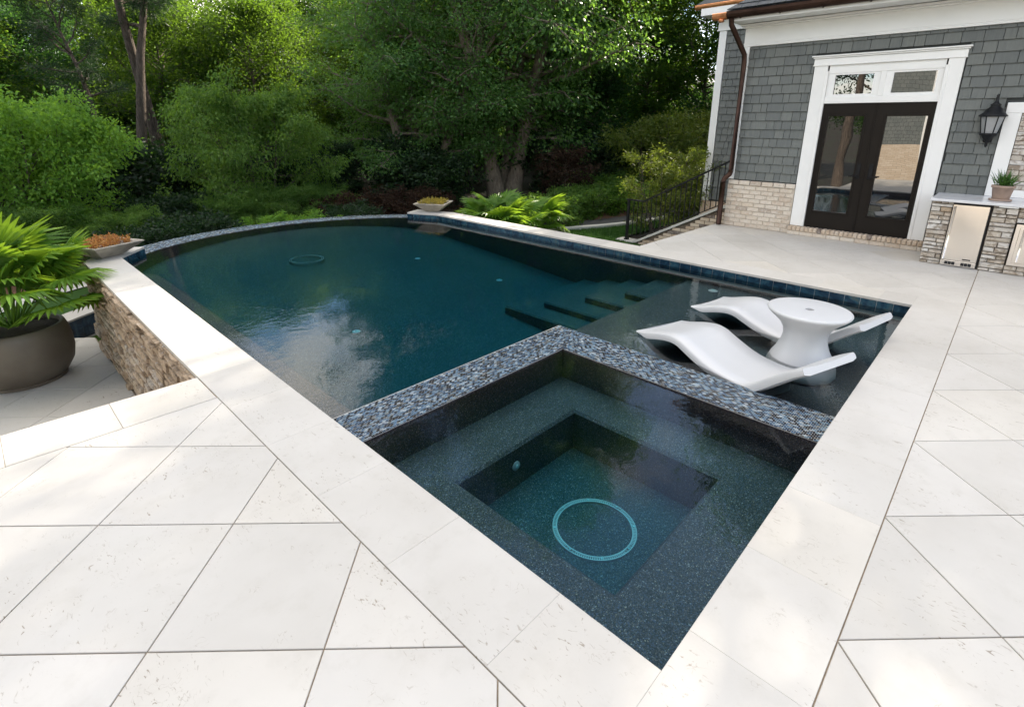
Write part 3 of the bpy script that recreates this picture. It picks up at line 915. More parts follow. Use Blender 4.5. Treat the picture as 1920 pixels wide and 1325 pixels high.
# catch basin
cb = empty('catch_basin', (CC[0], CC[1], PZ), 'dark tiled catch basin below the infinity edge', 'basin', kind='structure')
def ring_seg(name, r0, r1, a0, a1, z0, z1, m, parent, n_=40):
    b = B(); 
    for i in range(n_ + 1):
        t = a0 + (a1 - a0) * i / n_
        for r_, z in ((r0, z0), (r1, z0), (r1, z1), (r0, z1)): b.v.append((r_ * math.cos(t), r_ * math.sin(t), z))
    for i in range(n_):
        for k in range(4):
            a = i * 4 + k; c = i * 4 + (k + 1) % 4
            b.f.append((a, c, c + 4, a + 4))
    b.f.append((0, 1, 2, 3)); b.f.append(tuple(n_ * 4 + i for i in (3, 2, 1, 0)))
    return b.build(name, m, parent)
nseg = 12
for i in range(nseg):
    a0, a1 = R(38) + (R(139.6) - R(38)) * i / nseg, R(38) + (R(139.6) - R(38)) * (i + 1) / nseg
    ring_seg('coping_slab', 4.97, 5.33, a0 + 0.0006, a1 - 0.0006, -0.03, 0.0, 'limestone', cb, 6)
for i in range(nseg * 3):
    a0, a1 = R(38) + (R(139.6) - R(38)) * i / nseg / 3, R(38) + (R(139.6) - R(38)) * (i + 1) / nseg / 3
    ring_seg('tile', 4.985, 5.01, a0 + 0.0006, a1 - 0.0006, -0.40, -0.0305, 'watertile', cb, 2)
ring_seg('basin_wall', 5.01, 5.2, R(38), R(139.6), -0.7, -0.031, 'pebble', cb)
ring_seg('basin_floor', 3.90, 5.05, R(38), R(139.6), -0.8, -0.62, 'pebble', cb)
cw = ring_seg('catch_basin_water', 3.92, 5.0, R(38), R(139.6), -0.7, -0.20, 'water', None)
cw.location = (CC[0], CC[1], PZ)
tag(cw, 'dark water in the catch basin behind the palm pot', 'water', kind='structure')
# bank beyond the basin
bk = B()
def fan_ground(r0, r1, a0, a1, m, name, label, dz, n_=30, nr=4):
    b = B()
    for i in range(n_ + 1):
        t = a0 + (a1 - a0) * i / n_
        for k in range(nr + 1):
            r_ = r0 + (r1 - r0) * k / nr
            x, y = CC[0] + r_ * math.cos(t), CC[1] + r_ * math.sin(t)
            b.v.append((x, y, max(ground_h(x, y), PZ - 0.06) + dz))
    for i in range(n_):
        for k in range(nr):
            a = i * (nr + 1) + k; b.f.append((a, a + 1, a + nr + 2, a + nr + 1))
    o = b.build(name, m, None, True)
    return tag(o, label, name.replace('_', ' '), kind='structure')
fan_ground(5.33, 6.4, R(30), R(160), 'grassblade', 'lawn', 'strip of green lawn beyond the catch basin', 0.03)
fan_ground(6.4, 6.75, R(60), R(160), 'concrete_white', 'kerb', 'pale kerb along the lawn beyond the catch basin', 0.05)
fan_ground(6.75, 9.5, R(60), R(160), 'mulch', 'mulch_bed', 'brown mulch bed below the shrubs', 0.03)

# ------------------------------------------------------------------ house
XS = 8.585        # shingle plane
XB = 8.545        # brick face
hs = empty('pool_house', (XS, 1.5, 0), 'grey shingled house with white trim, brick base and dark double doors', 'house')
def hp(b, name, m, parent=None, smooth=False):
    """build house geometry given in world coordinates as a part"""
    o = b.build(name, m, parent or hs, smooth)
    root = hs
    o.matrix_parent_inverse = Matrix.Translation((-XS, -1.5, 0)) if (parent is None) else Matrix.Identity(4)
    return o
YC = 3.36          # house corner
wall = hp(B().box(XS + 0.012, XS + 3.6, -6, 0.40, 0.0, 3.5).box(XS + 0.0122, XS + 3.6, 2.10, YC - 0.01, 0.0, 3.5).box(XS + 0.0124, XS + 3.6, 0.40, 2.10, 2.72, 3.5).box(XS + 0.3, XS + 3.59, 0.39, 2.11, 0.0, 2.73), 'wall', 'shingle_gap')
# shingles
def shingle_wall(parent, x, y_lo, y_hi, z_lo, z_hi, holes, expo=0.1465, seed=4):
    rs = random.Random(seed)
    z = z_lo; row = 0
    while z < z_hi:
        h = expo
        y = y_hi; first = True
        while y > y_lo + 0.01:
            wd = rs.choice((0.10, 0.125, 0.15, 0.15, 0.18, 0.20, 0.24, 0.27))
            if first: wd *= rs.uniform(0.4, 1.0); first = False
            y0 = max(y - wd, y_lo)
            segs = [(y0, y)]
            for (a, b, c, d) in holes:
                if z + h > c + 0.01 and z < d - 0.01:
                    ns = []
                    for s0, s1 in segs:
                        if s1 <= a or s0 >= b: ns.append((s0, s1)); continue
                        if s0 < a: ns.append((s0, a))
                        if s1 > b: ns.append((b, s1))
                    segs = ns
            for s0, s1 in segs:
                if s1 - s0 < 0.02: continue
                zt = min(z + h + 0.03, z_hi)
                dz = rs.uniform(-0.002, 0.002)
                x_ = x - rs.uniform(0, 0.0015)
                g_ = 0.0034
                vs = [(x_ - 0.025, s0 + g_, z + dz), (x_ - 0.025, s1 - g_, z + dz), (x_ + 0.002, s1 - g_, zt), (x_ + 0.002, s0 + g_, zt),
                      (x_ + 0.012, s0 + g_, z + dz), (x_ + 0.012, s1 - g_, z + dz), (x_ + 0.012, s1 - g_, zt), (x_ + 0.012, s0 + g_, zt)]
                pm('shingle', vs, [(0, 3, 2, 1), (0, 1, 5, 4), (1, 2, 6, 5), (0, 4, 7, 3)], 'shingle', parent)
            y = y0
        z += h; row += 1
shingle_wall(wall, XS, -0.95, YC - 0.085, 0.862, 3.14, [(0.30, 2.21, 0.0, 2.86), (-6.0, -0.235, 0.0, 2.125)])
# brick plinth: core and bricks
def brick_course(parent, x, y_lo, y_hi, z0, z1, rowh, bl, m, depth=0.09, seed=2, tri=None, proud=0.006):
    rs = random.Random(seed); z = z0; row = 0
    while z < z1 - 0.01:
        y = y_hi + (bl / 2 if row % 2 else 0)
        while y > y_lo + 0.02:
            a, b = max(y - bl + 0.010, y_lo), min(y, y_hi)
            if b - a > 0.03:
                zt = min(z + rowh - 0.010, z1)
                ok = True
                if tri: ok = tri((a + b) / 2, zt)
                if ok:
                    px = rs.uniform(0, proud)
                    bb = B().box(x - px, x + depth, a, b, z, zt, 0.004)
                    c = ((a + b) / 2, (z + zt) / 2)
                    o = bb.build('brick', m, parent)
            y -= bl
        z += rowh; row += 1
plinth = hp(B().box(XB + 0.008, XB + 0.2, 2.205, YC, -0.05, 0.835), 'plinth', 'mortar')
brick_course(plinth, XB, 2.21, YC, 0.004, 0.765, 0.0757, 0.205, 'brick')
# sloping rowlock sill on top of the plinth
y = YC
while y > 2.23:
    B().box(XB - 0.022, XB + 0.06, max(y - 0.192, 2.21), y - 0.008, 0.768, 0.842, 0.006).build('brick', 'brick', plinth); y -= 0.2
# brick door step
step = hp(B().box(8.47, 8.62, 0.30, 2.20, -0.05, 0.135), 'door_step', 'mortar')
y = 2.20
while y > 0.33:
    B().box(8.447, 8.60, y - 0.062, y - 0.006, 0.07, 0.146, 0.012).build('brick', 'brick_tan', step); y -= 0.0655
brick_course(step, 8.46, 0.31, 2.20, 0.003, 0.07, 0.066, 0.205, 'brick', 0.05, 8)
# trim
cas = hp(B().box(8.555, 8.60, 2.005, 2.200, 0.148, 2.73, 0.004), 'door_casing', 'white_trim')
B().box(8.553, 8.60, 0.315, 0.495, 0.148, 2.7302, 0.004).build('side_board', 'white_trim', cas)
B().box(8.545, 8.60, 1.985, 2.03, 0.149, 2.64, 0.004).build('back_band', 'white_trim', cas)
B().box(8.545, 8.60, 0.47, 0.515, 0.149, 2.64, 0.004).build('back_band', 'white_trim', cas)
B().box(8.548, 8.60, 0.300, 2.215, 2.731, 2.83, 0.004).build('header', 'white_trim', cas)
B().box(8.538, 8.60, 0.292, 2.222, 2.722, 2.738, 0.003).build('bead', 'white_trim', cas)
B().box(8.525, 8.60, 0.285, 2.23, 2.831, 2.852, 0.004).build('crown', 'white_trim', cas)
B().box(8.505, 8.60, 0.265, 2.25, 2.853, 2.874, 0.004).build('crown', 'white_trim', cas)
B().box(8.572, 8.615, 0.516, 1.984, 2.60, 2.722, 0.004).build('head_board', 'white_trim', cas)
B().box(8.565, 8.62, 0.496, 2.004, 2.151, 2.25, 0.004).build('transom_bar', 'white_trim', cas)
for y0, y1 in ((1.32, 1.984), (0.516, 1.15)): pass
B().box(8.570, 8.62, 1.205, 1.275, 2.251, 2.60, 0.004).build('mullion', 'white_trim', cas)
B().box(8.62, 8.66, 0.5, 2.0, 0.14, 2.72).build('backing', 'interior', cas)
for (y0, y1) in ((1.36, 1.882), (0.592, 1.11)):
    tr = hp(B().box(8.582, 8.622, y0 - 0.085 if y0 > 1 else y0 - 0.076, y0, 2.251, 2.60).box(8.582, 8.622, y1, y1 + 0.10 if y0 > 1 else y1 + 0.095, 2.251, 2.60)
            .box(8.5822, 8.622, y0, y1, 2.251, 2.288).box(8.5822, 8.622, y0, y1, 2.575, 2.60), 'transom_window', 'white_trim')
    B().box(8.606, 8.612, y0 - 0.003, y1 + 0.003, 2.286, 2.577).build('pane', 'glass', tr)
# door leaves
for (y0, y1, g0, g1, hy, lab) in ((1.252, 1.996, 1.392, 1.888, 1.335, 'left'), (0.498, 1.246, 0.593, 1.095, 1.165, 'right')):
    z0, z1, gz0, gz1 = 0.16, 2.146, 0.43, 1.955
    d = B()
    d.box(8.588, 8.632, y0, g0, z0, z1).box(8.588, 8.632, g1, y1, z0, z1).box(8.5882, 8.632, g0, g1, z0, gz0).box(8.5882, 8.632, g0, g1, gz1, z1)
    # raised glazing bead
    d.box(8.577, 8.60, g0 - 0.03, g0, gz0 - 0.03, gz1 + 0.03, 0.004).box(8.577, 8.60, g1, g1 + 0.03, gz0 - 0.03, gz1 + 0.03, 0.004)
    d.box(8.5772, 8.60, g0, g1, gz0 - 0.03, gz0, 0.004).box(8.5772, 8.60, g0, g1, gz1, gz1 + 0.03, 0.004)
    dl = hp(d, 'door', 'bronze')
    B().box(8.607, 8.613, g0 - 0.002, g1 + 0.002, gz0 - 0.002, gz1 + 0.002).build('pane', 'glass', dl)
    hb = B().box(8.574, 8.59, hy - 0.028, hy + 0.028, 1.00, 1.24, 0.004)
    hb.box(8.535, 8.575, hy - 0.011, hy + 0.011, 1.03, 1.052)
    if lab == 'left': hb.box(8.530, 8.546, hy - 0.011, hy + 0.115, 1.031, 1.051, 0.004)
    else: hb.box(8.530, 8.546, hy - 0.115, hy + 0.011, 1.031, 1.051, 0.004)
    hb.build('handle', 'black_metal', dl)
    if lab == 'right': B().box(8.576, 8.60, 1.236, 1.262, 0.16, 2.146, 0.004).build('astragal', 'bronze', dl)
# corner board, frieze, soffit
hp(B().box(8.548, 8.72, YC - 0.083, YC + 0.012, 0.86, 3.14, 0.004), 'corner_board', 'white_trim')
fz = hp(B().box(8.552, 8.60, -6, YC + 0.02, 3.118, 3.46), 'frieze_board', 'white_trim')
B().box(8.540, 8.60, -6, YC + 0.03, 3.106, 3.128, 0.004).build('bead', 'white_trim', fz)
B().box(8.545, 8.60, -6, YC + 0.025, 3.145, 3.160, 0.003).build('bead', 'white_trim', fz)
B().box(8.50, 8.60, -6, YC + 0.05, 3.40, 3.425, 0.004).build('crown', 'white_trim', fz)
B().box(8.44, 8.60, -6, YC + 0.08, 3.426, 3.452, 0.004).build('crown', 'white_trim', fz)
sf = hp(B().box(8.10, 8.60, -6, YC + 0.12, 3.4605, 3.485), 'soffit', 'white_trim')
B().box(8.085, 8.12, -6, YC + 0.14, 3.455, 3.60, 0.004).build('fascia', 'white_trim', sf)
# gutter (half-round copper) and brackets
gt = B()
prof = [(0.0, 0.095), (-0.012, 0.103), (-0.110, 0.103), (-0.122, 0.09), (-0.118, 0.055), (-0.095, 0.02), (-0.06, 0.0), (-0.02, 0.0), (0.0, 0.01)]
ys_ = [3.50, -6]
for yy in ys_:
    for dx, dz in prof: gt.v.append((8.084 + dx, yy, 3.498 + dz))
k = len(prof)
for i in range(k): gt.f.append((i, (i + 1) % k, k + (i + 1) % k, k + i))
gt.f.append(tuple(reversed(range(k))))
gu = hp(gt, 'gutter', 'copper_dark')
y = 3.3
while y > -1:
    B().box(7.958, 8.085, y - 0.011, y + 0.011, 3.49, 3.498, 0).build('bracket', 'copper_dark', gu); y -= 0.61
# copper return at the corner
rt = B()
for yy, s_ in ((3.502, 1.0), (3.74, 1.0)):
    for dx, dz in prof: rt.v.append((8.075 + dx * s_, yy, 3.49 + dz))
for i in range(k): rt.f.append((i, (i + 1) % k, k + (i + 1) % k, k + i))
rt.f.append(tuple(range(k, 2 * k)))
hp(rt, 'gutter_return', 'copper_new')
hp(B().lathe([(0.045, 3.455), (0.05, 3.48), (0.05, 3.495)], 16, 8.02, 3.60), 'gutter_outlet', 'copper_new', smooth=True)
# downspout
ds = [(8.04, 3.44, 3.50), (8.05, 3.43, 3.40), (8.12, 3.41, 3.33), (8.36, 3.345, 3.08), (8.47, 3.32, 2.97), (8.485, 3.315, 2.85), (8.485, 3.312, 1.02), (8.475, 3.325, 0.95), (8.44, 3.40, 0.86), (8.43, 3.41, 0.80), (8.43, 3.405, 0.015)]
dso = hp(B().tube(ds[:7], 0.042, 14), 'downspout', 'copper_dark', smooth=True)
B().tube(ds[6:10], 0.045, 14).build('elbow', 'copper_dark', dso, True)
B().tube(ds[9:], 0.048, 14).build('boot', 'copper_dark', dso, True)
# roof: hip towards the corner, with slates
pitch = math.tan(R(40))
ex, ez = 7.985, 3.605
rd = 4.9
rz = ez + rd * pitch
rf = hp(B().add([(ex, -6, ez), (ex, 3.52, ez), (ex + rd, 3.52 - rd, rz), (ex + rd, -6, rz), (ex + 2 * rd, 3.52, ez), (ex + 2 * rd, -6, ez)],
                [(0, 3, 2, 1), (1, 2, 4), (2, 3, 5, 4)]), 'roof', 'slate_roof')
rs = random.Random(12)
for r_ in range(7):
    t0, t1 = 0.13 * r_, 0.13 * r_ + 0.2
    y = 3.50 - t0
    while y > -0.6:
        wd = rs.uniform(0.16, 0.30)
        y0 = y - wd
        x0, z0_ = ex - 0.02 + t0 * math.cos(R(40)), ez + t0 * math.sin(R(40)) + 0.016
        x1, z1_ = ex + t1 * math.cos(R(40)), ez + t1 * math.sin(R(40)) + 0.006
        nz, nxx = 0.012 * math.cos(R(40)), -0.012 * math.sin(R(40))
        ya = y
        sh = (t1 - t0) * math.cos(R(40)) if y > 3.5 - t0 - 0.001 else 0
        vs = [(x0, y0 + 0.003, z0_), (x0, y - 0.003, z0_), (x1, y - 0.003 - sh, z1_), (x1, y0 + 0.003, z1_)]
        vs += [(a + nxx, b, c + nz) for a, b, c in vs]
        pm('roof_slate', vs, [(4, 7, 6, 5), (0, 1, 5, 4), (1, 2, 6, 5), (0, 4, 7, 3)], 'slate_roof', rf)
        y = y0
# set-back wing left of the corner
XW2 = 10.8
w2 = hp(B().box(XW2 + 0.012, XW2 + 2.5, 2.0, 4.82, 0.0, 3.95), 'wall', 'shingle_gap')
shingle_wall(w2, XW2, 3.37, 4.66, 0.15, 3.80, [], 0.1465, 6)
hp(B().box(XW2 - 0.035, XW2 + 0.12, 4.665, 4.825, 0.11, 3.79, 0.004), 'corner_board', 'white_trim')
hp(B().box(XW2 - 0.05, XW2 + 0.10, 3.2, 4.835, -0.9, 0.105), 'plinth', 'brick_tan')
fz2 = hp(B().box(XW2 - 0.045, XW2 + 0.02, 3.2, 4.86, 3.79, 4.12), 'frieze_board', 'white_trim')
B().box(XW2 - 0.06, XW2 + 0.02, 3.2, 4.88, 3.775, 3.80, 0.003).build('bead', 'white_trim', fz2)
hp(B().box(10.42, XW2 + 0.02, 2.6, 5.13, 4.06, 4.20), 'soffit', 'white_trim')
g2 = B()
for yy in (5.28, 2.5):
    for dx, dz in prof: g2.v.append((10.52 + dx, yy, 4.19 + dz * 0.9))
for i in range(k): g2.f.append((i, (i + 1) % k, k + (i + 1) % k, k + i))
g2.f.append(tuple(reversed(range(k))))
hp(g2, 'gutter', 'copper_new')
hp(B().add([(10.42, 2.5, 4.29), (10.42, 5.26, 4.29), (13.2, 3.4, 6.3), (13.2, 2.5, 6.3), (15.5, 5.26, 4.29)], [(0, 3, 2, 1), (1, 2, 4)]), 'roof', 'slate_roof')

# ------------------------------------------------------------------ stair with brick cheek and railing
st = empty('garden_stair', (9.35, 3.6, 0), 'brick stair with white sloping cap descending from the house to the lawn', 'stair')
XK = 9.30
capz = lambda y: 0.25 - 0.525 * (y - 3.70)
ck = B().add([(XK + 0.01, 3.37, -1.4), (XK + 0.01, 6.15, -1.4), (XK + 0.01, 6.15, -0.90), (XK + 0.01, 5.75, -0.90), (XK + 0.01, 3.70, 0.18), (XK + 0.01, 3.37, 0.18),
              (XK + 0.26, 3.37, -1.4), (XK + 0.26, 6.15, -1.4), (XK + 0.26, 6.15, -0.90), (XK + 0.26, 5.75, -0.90), (XK + 0.26, 3.70, 0.18), (XK + 0.26, 3.37, 0.18)],
             [(0, 5, 4, 3, 2, 1), (6, 7, 8, 9, 10, 11), (1, 2, 8, 7), (2, 3, 9, 8), (3, 4, 10, 9), (4, 5, 11, 10)]).build('cheek_wall', 'mortar_dark', st)
ck.matrix_parent_inverse = Matrix.Translation((-9.35, -3.6, 0))
brick_course(ck, XK, 3.38, 6.1, -1.25, 0.17, 0.0757, 0.205, 'brick_tan', 0.04, 21, lambda y, zt: zt < (-0.905 if y > 5.7 else min(0.17, capz(y) - 0.075)), 0.008)
def sp_(b, n_, m, sm=False):
    o = b.build(n_, m, st, sm); o.matrix_parent_inverse = Matrix.Translation((-9.35, -3.6, 0)); return o
def slopebox(x0, x1, ya, yb, f, th):
    return B().add([(x0, ya, f(ya) - th), (x1, ya, f(ya) - th), (x1, yb, f(yb) - th), (x0, yb, f(yb) - th), (x0, ya, f(ya)), (x1, ya, f(ya)), (x1, yb, f(yb)), (x0, yb, f(yb))],
                   [(0, 3, 2, 1), (4, 5, 6, 7), (0, 1, 5, 4), (1, 2, 6, 5), (2, 3, 7, 6), (3, 0, 4, 7)])
sp_(slopebox(XK - 0.03, XK + 0.29, 3.70, 5.72, capz, 0.055), 'cap', 'concrete_white')
sp_(B().box(XK - 0.032, XK + 0.292, 5.722, 6.18, -0.862, -0.815), 'cap', 'concrete_white')
sp_(B().box(XK - 0.031, XK + 0.291, 3.37, 3.698, 0.195, 0.25), 'cap', 'concrete_white')
for i in range(7):
    y0 = 3.72 + i * 0.30; zt = 0.10 - (i) * 0.155
    sp_(B().box(XK + 0.27, XW2 - 0.06, y0 - 0.02, y0 + 0.31, -1.3 - i * 0.001, zt, 0.008), 'step', 'concrete_white')
sp_(B().box(XK + 0.265, XW2 - 0.06, 3.37, 3.72, -1.3, 0.10), 'landing', 'concrete_white')
rl = empty('stair_railing', (XK + 0.13, 3.7, 0.25), 'black metal railing with thin balusters along the brick stair', 'railing')
def rp(b, n_, sm=False):
    o = b.build(n_, 'black_metal', rl, sm); o.matrix_parent_inverse = Matrix.Translation((-(XK + 0.13), -3.7, -0.25)); return o
XR = XK + 0.10
topz = lambda y: 1.125 - 0.535 * (y - 3.74)
botz = lambda y: 0.282 - 0.515 * (y - 3.74)
rp(slopebox(XR - 0.022, XR + 0.022, 3.40, 5.56, topz, 0.038), 'top_rail')
rp(slopebox(XR - 0.015, XR + 0.015, 3.40, 5.62, botz, 0.022), 'bottom_rail')
rp(B().box(XR - 0.021, XR + 0.021, 5.56, 6.02, topz(5.56) - 0.036, topz(5.56) - 0.001), 'top_rail')
rp(B().box(XR - 0.0145, XR + 0.0145, 5.62, 5.96, botz(5.62) - 0.022, botz(5.62)), 'bottom_rail')
rp(B().box(XR - 0.028, XR + 0.028, 5.935, 5.99, -0.815, topz(5.56) - 0.037, 0.004).box(XR - 0.05, XR + 0.05, 5.915, 6.01, -0.8148, -0.78, 0.006), 'newel_post')
for i in range(22):
    y = 3.45 + i * 0.113
    if y > 5.90: break
    zt = topz(min(y, 5.56)) - 0.03; zb = botz(min(y, 5.62)) - 0.015
    rp(B().box(XR - 0.008, XR + 0.008, y - 0.008, y + 0.008, zb, zt), 'baluster')

# ------------------------------------------------------------------ outdoor kitchen
KX = 7.69
kt = empty('kitchen_counter', (KX, 0.235, 0), 'stone clad outdoor kitchen counter with pale marble top', 'counter')
def kp(b, n_, m, sm=False, par=None):
    o = b.build(n_, m, par or kt, sm)
    if par is None: o.matrix_parent_inverse = Matrix.Translation((-KX, -0.235, 0))
    return o
core = kp(B().box(KX + 0.02, 8.58, 0.015, 0.225, 0.0, 0.85).box(KX + 0.022, 8.58, -0.62, -0.385, 0.0, 0.85).box(KX + 0.45, 8.581, -2.5, 0.015, 0.0, 0.849)
          .box(KX + 0.021, 8.58, -2.5, -1.3, 0.0, 0.85).box(KX + 0.0215, 8.58, -1.31, -0.62, 0.0, 0.10).box(KX + 0.0215, 8.58, -1.31, -0.62, 0.66, 0.85), 'base', 'mortar_dark')
class _P: pass
ledge_wall(core, (KX + 0.02, 0.235, 0.0), (0, -1, 0), (0, 0, 1), 0.225, 0.85, ((0.07, 0.24), (0.04, 0.085)), 'ledge_cool', 200, 31, (0.015, 0.035))
ledge_wall(core, (KX + 0.02, -0.388, 0.0), (0, -1, 0), (0, 0, 1), 0.245, 0.85, ((0.07, 0.26), (0.04, 0.085)), 'ledge_cool', 200, 32, (0.015, 0.035))
ledge_wall(core, (KX + 0.02, -0.635, 0.0), (0, -1, 0), (0, 0, 1), 0.75, 0.11, ((0.10, 0.26), (0.04, 0.06)), 'ledge_cool', 200, 33, (0.015, 0.035))
ledge_wall(core, (KX + 0.02, -0.635, 0.655), (0, -1, 0), (0, 0, 1), 0.75, 0.195, ((0.10, 0.26), (0.04, 0.08)), 'ledge_cool', 200, 34, (0.015, 0.035))
ledge_wall(core, (8.58, 0.225, 0.0), (-1, 0, 0), (0, 0, 1), 0.86, 0.85, ((0.12, 0.3), (0.05, 0.1)), 'ledge_cool', 200, 35, (0.006, 0.012))
kp(B().box(KX - 0.06, 8.56, -2.5, 0.262, 0.852, 0.885, 0.004), 'countertop', 'marble')
kp(B().box(KX - 0.045, KX + 0.0, -0.62, -0.44, 0.835, 0.8515), 'light_strip', 'white_trim')
# wine fridge
fr = empty('beverage_fridge', (KX, -0.185, 0), 'stainless steel undercounter fridge with vertical bar handle', 'fridge')
def fp(b, n_, m, sm=False):
    o = b.build(n_, m, fr, sm); o.matrix_parent_inverse = Matrix.Translation((-KX, 0.185, 0)); return o
fp(B().box(KX + 0.01, KX + 0.44, -0.378, 0.010, 0.008, 0.842), 'cabinet', 'interior')
# slightly dished steel door skin
nv = 14
dv = []; df = []
for i in range(nv + 1):
    for j in range(nv + 1):
        u_, v_ = i / nv, j / nv
        e_ = 0.0035 * math.sin(math.pi * u_) * math.sin(math.pi * v_) + 0.002 * math.sin(5 * v_ + 2.2 * u_) * math.sin(math.pi * u_)
        dv.append((KX - 0.012 + e_, 0.004 - u_ * 0.364, 0.085 + v_ * 0.735))
for i in range(nv):
    for j in range(nv):
        a = i * (nv + 1) + j; df.append((a, a + 1, a + nv + 2, a + nv + 1))
fp(B().add(dv, df), 'door_skin', 'steel', True)
fp(B().box(KX - 0.008, KX + 0.009, -0.36, 0.004, 0.0845, 0.8205), 'door_slab', 'steel')
hd = B().tube([(KX - 0.055, -0.018, 0.10), (KX - 0.055, -0.018, 0.80)], 0.011, 12)
hd.tube([(KX - 0.055, -0.018, 0.125), (KX - 0.005, -0.018, 0.125)], 0.009, 10).tube([(KX - 0.055, -0.018, 0.775), (KX - 0.005, -0.018, 0.775)], 0.009, 10)
fp(hd, 'handle', 'steel', True)
fp(B().box(KX - 0.014, KX + 0.012, -0.362, 0.006, 0.01, 0.078, 0.003), 'kick_plate', 'steel')
for y0 in (-0.045, -0.082, -0.119, -0.215, -0.252, -0.289):
    fp(B().box(KX - 0.0155, KX - 0.012, y0 - 0.030, y0 + 0.004, 0.024, 0.066), 'vent', 'interior')
fp(B().box(KX - 0.0145, KX - 0.0115, -0.300, -0.215, 0.103, 0.117), 'nameplate', 'black_metal')
# drawer unit at the right edge of the view
dr = empty('storage_drawer', (KX, -0.97, 0.38), 'stainless steel access door set in the stone counter at the right edge', 'cabinet door')
B().box(-0.012, 0.06, -0.325, 0.325, -0.265, 0.265, 0.004).build('frame', 'steel', dr)
B().box(-0.028, -0.0125, -0.285, 0.285, -0.225, 0.225, 0.005).build('panel', 'steel', dr)
B().tube([(-0.06, 0.24, -0.2), (-0.06, 0.24, 0.2)], 0.010, 10).tube([(-0.06, 0.24, -0.17), (-0.02, 0.24, -0.17)], 0.008, 8).tube([(-0.06, 0.24, 0.17), (-0.02, 0.24, 0.17)], 0.008, 8).build('handle', 'steel', dr, True)
# stone panel with a white surround above the counter
pn = empty('stone_niche', (8.54, -0.24, 0.886), 'white framed panel of stacked stone above the counter', 'stone panel')
B().box(0.0, 0.06, -0.165, 0.0, 0.0, 1.10, 0.004).build('frame_board', 'white_trim', pn)
B().box(-0.002, 0.06, -1.9, 0.0, 1.101, 1.235, 0.004).build('frame_board', 'white_trim', pn)
B().box(0.001, 0.06, -1.9, -0.166, 0.0, 0.10, 0.004).build('frame_board', 'white_trim', pn)
B().box(0.03, 0.07, -1.9, -0.166, 0.10, 1.10).build('backing', 'mortar_dark', pn)
ledge_wall(pn, (0.03, -0.168, 0.102), (0, -1, 0), (0, 0, 1), 0.9, 0.996, ((0.09, 0.28), (0.045, 0.085)), 'ledge_cool', 200, 40, (0.004, 0.022))
# lantern
ln = empty('wall_lantern', (8.50, -0.125, 1.54), 'black carriage lantern on the shingled wall beside the doors', 'wall lamp')
def frus(b, r0, z0, r1, z1, n_=6, a0=0.0): return b.lathe([(r0, z0), (r1, z1)], n_, 0, 0, a0)
A0 = R(30)
B().lathe([(0.006, 0.0), (0.018, 0.02), (0.014, 0.07), (0.05, 0.11), (0.075, 0.15), (0.10, 0.165), (0.10, 0.185)], 18).build('base', 'lantern_metal', ln, True)
for i in range(6):
    t0, t1 = A0 + i * math.pi / 3, A0 + (i + 1) * math.pi / 3
    B().add([(0.084 * math.cos(t0), 0.084 * math.sin(t0), 0.186), (0.084 * math.cos(t1), 0.084 * math.sin(t1), 0.186), (0.122 * math.cos(t1), 0.122 * math.sin(t1), 0.398), (0.122 * math.cos(t0), 0.122 * math.sin(t0), 0.398)],
            [(0, 1, 2, 3)]).build('glass_pane', 'lampglass', ln)
    B().tube([(0.086 * math.cos(t0), 0.086 * math.sin(t0), 0.18), (0.125 * math.cos(t0), 0.125 * math.sin(t0), 0.405)], 0.0075, 6).build('bar', 'lantern_metal', ln)
B().lathe([(0.14, 0.40), (0.155, 0.408), (0.15, 0.42), (0.11, 0.455), (0.085, 0.50), (0.055, 0.525), (0.05, 0.545), (0.062, 0.553), (0.03, 0.575), (0.018, 0.60), (0.014, 0.66), (0.018, 0.675), (0.006, 0.69)], 18).build('roof', 'lantern_metal', ln, True)
B().box(0.06, 0.085, -0.05, 0.05, 0.05, 0.36, 0.006).tube([(0.07, 0, 0.30), (0.07, 0, 0.34)], 0.02, 8).box(0.0, 0.07, -0.012, 0.012, 0.10, 0.124).build('bracket', 'lantern_metal', ln)
# pot with grass on the counter
gp = empty('counter_pot', (7.98, -0.425, 0.886), 'small terracotta pot of wispy grass on the marble counter', 'potted plant')
B().lathe([(0.10, 0.0), (0.115, 0.003), (0.118, 0.022), (0.09, 0.024)], 28).build('saucer', 'terracotta', gp, True)
B().lathe([(0.082, 0.024), (0.088, 0.03), (0.108, 0.165), (0.120, 0.167), (0.122, 0.196), (0.112, 0.197), (0.105, 0.18), (0.01, 0.178)], 28).build('pot', 'terracotta', gp, True)

# ------------------------------------------------------------------ loungers and table
prof_l = [(0.0, -0.078), (0.06, -0.066), (0.13, -0.048), (0.28, 0.000), (0.40, 0.027), (0.48, 0.031), (0.55, 0.020), (0.62, -0.005), (0.78, -0.057), (0.90, -0.083), (1.02, -0.092), (1.14, -0.091), (1.22, -0.074), (1.29, -0.024), (1.39, 0.060), (1.53, 0.170), (1.62, 0.228)]
def cat(ps, k=4):
    res = []
    P = [np.array(p) for p in ps]
    for i in range(len(P) - 1):
        p0, p1, p2, p3 = P[max(i - 1, 0)], P[i], P[i + 1], P[min(i + 2, len(P) - 1)]
        for j in range(k):
            t = j / k
            res.append(0.5 * ((2 * p1) + (-p0 + p2) * t + (2 * p0 - 5 * p1 + 4 * p2 - p3) * t * t + (-p0 + 3 * p1 - 3 * p2 + p3) * t ** 3))
    res.append(P[-1]); return res
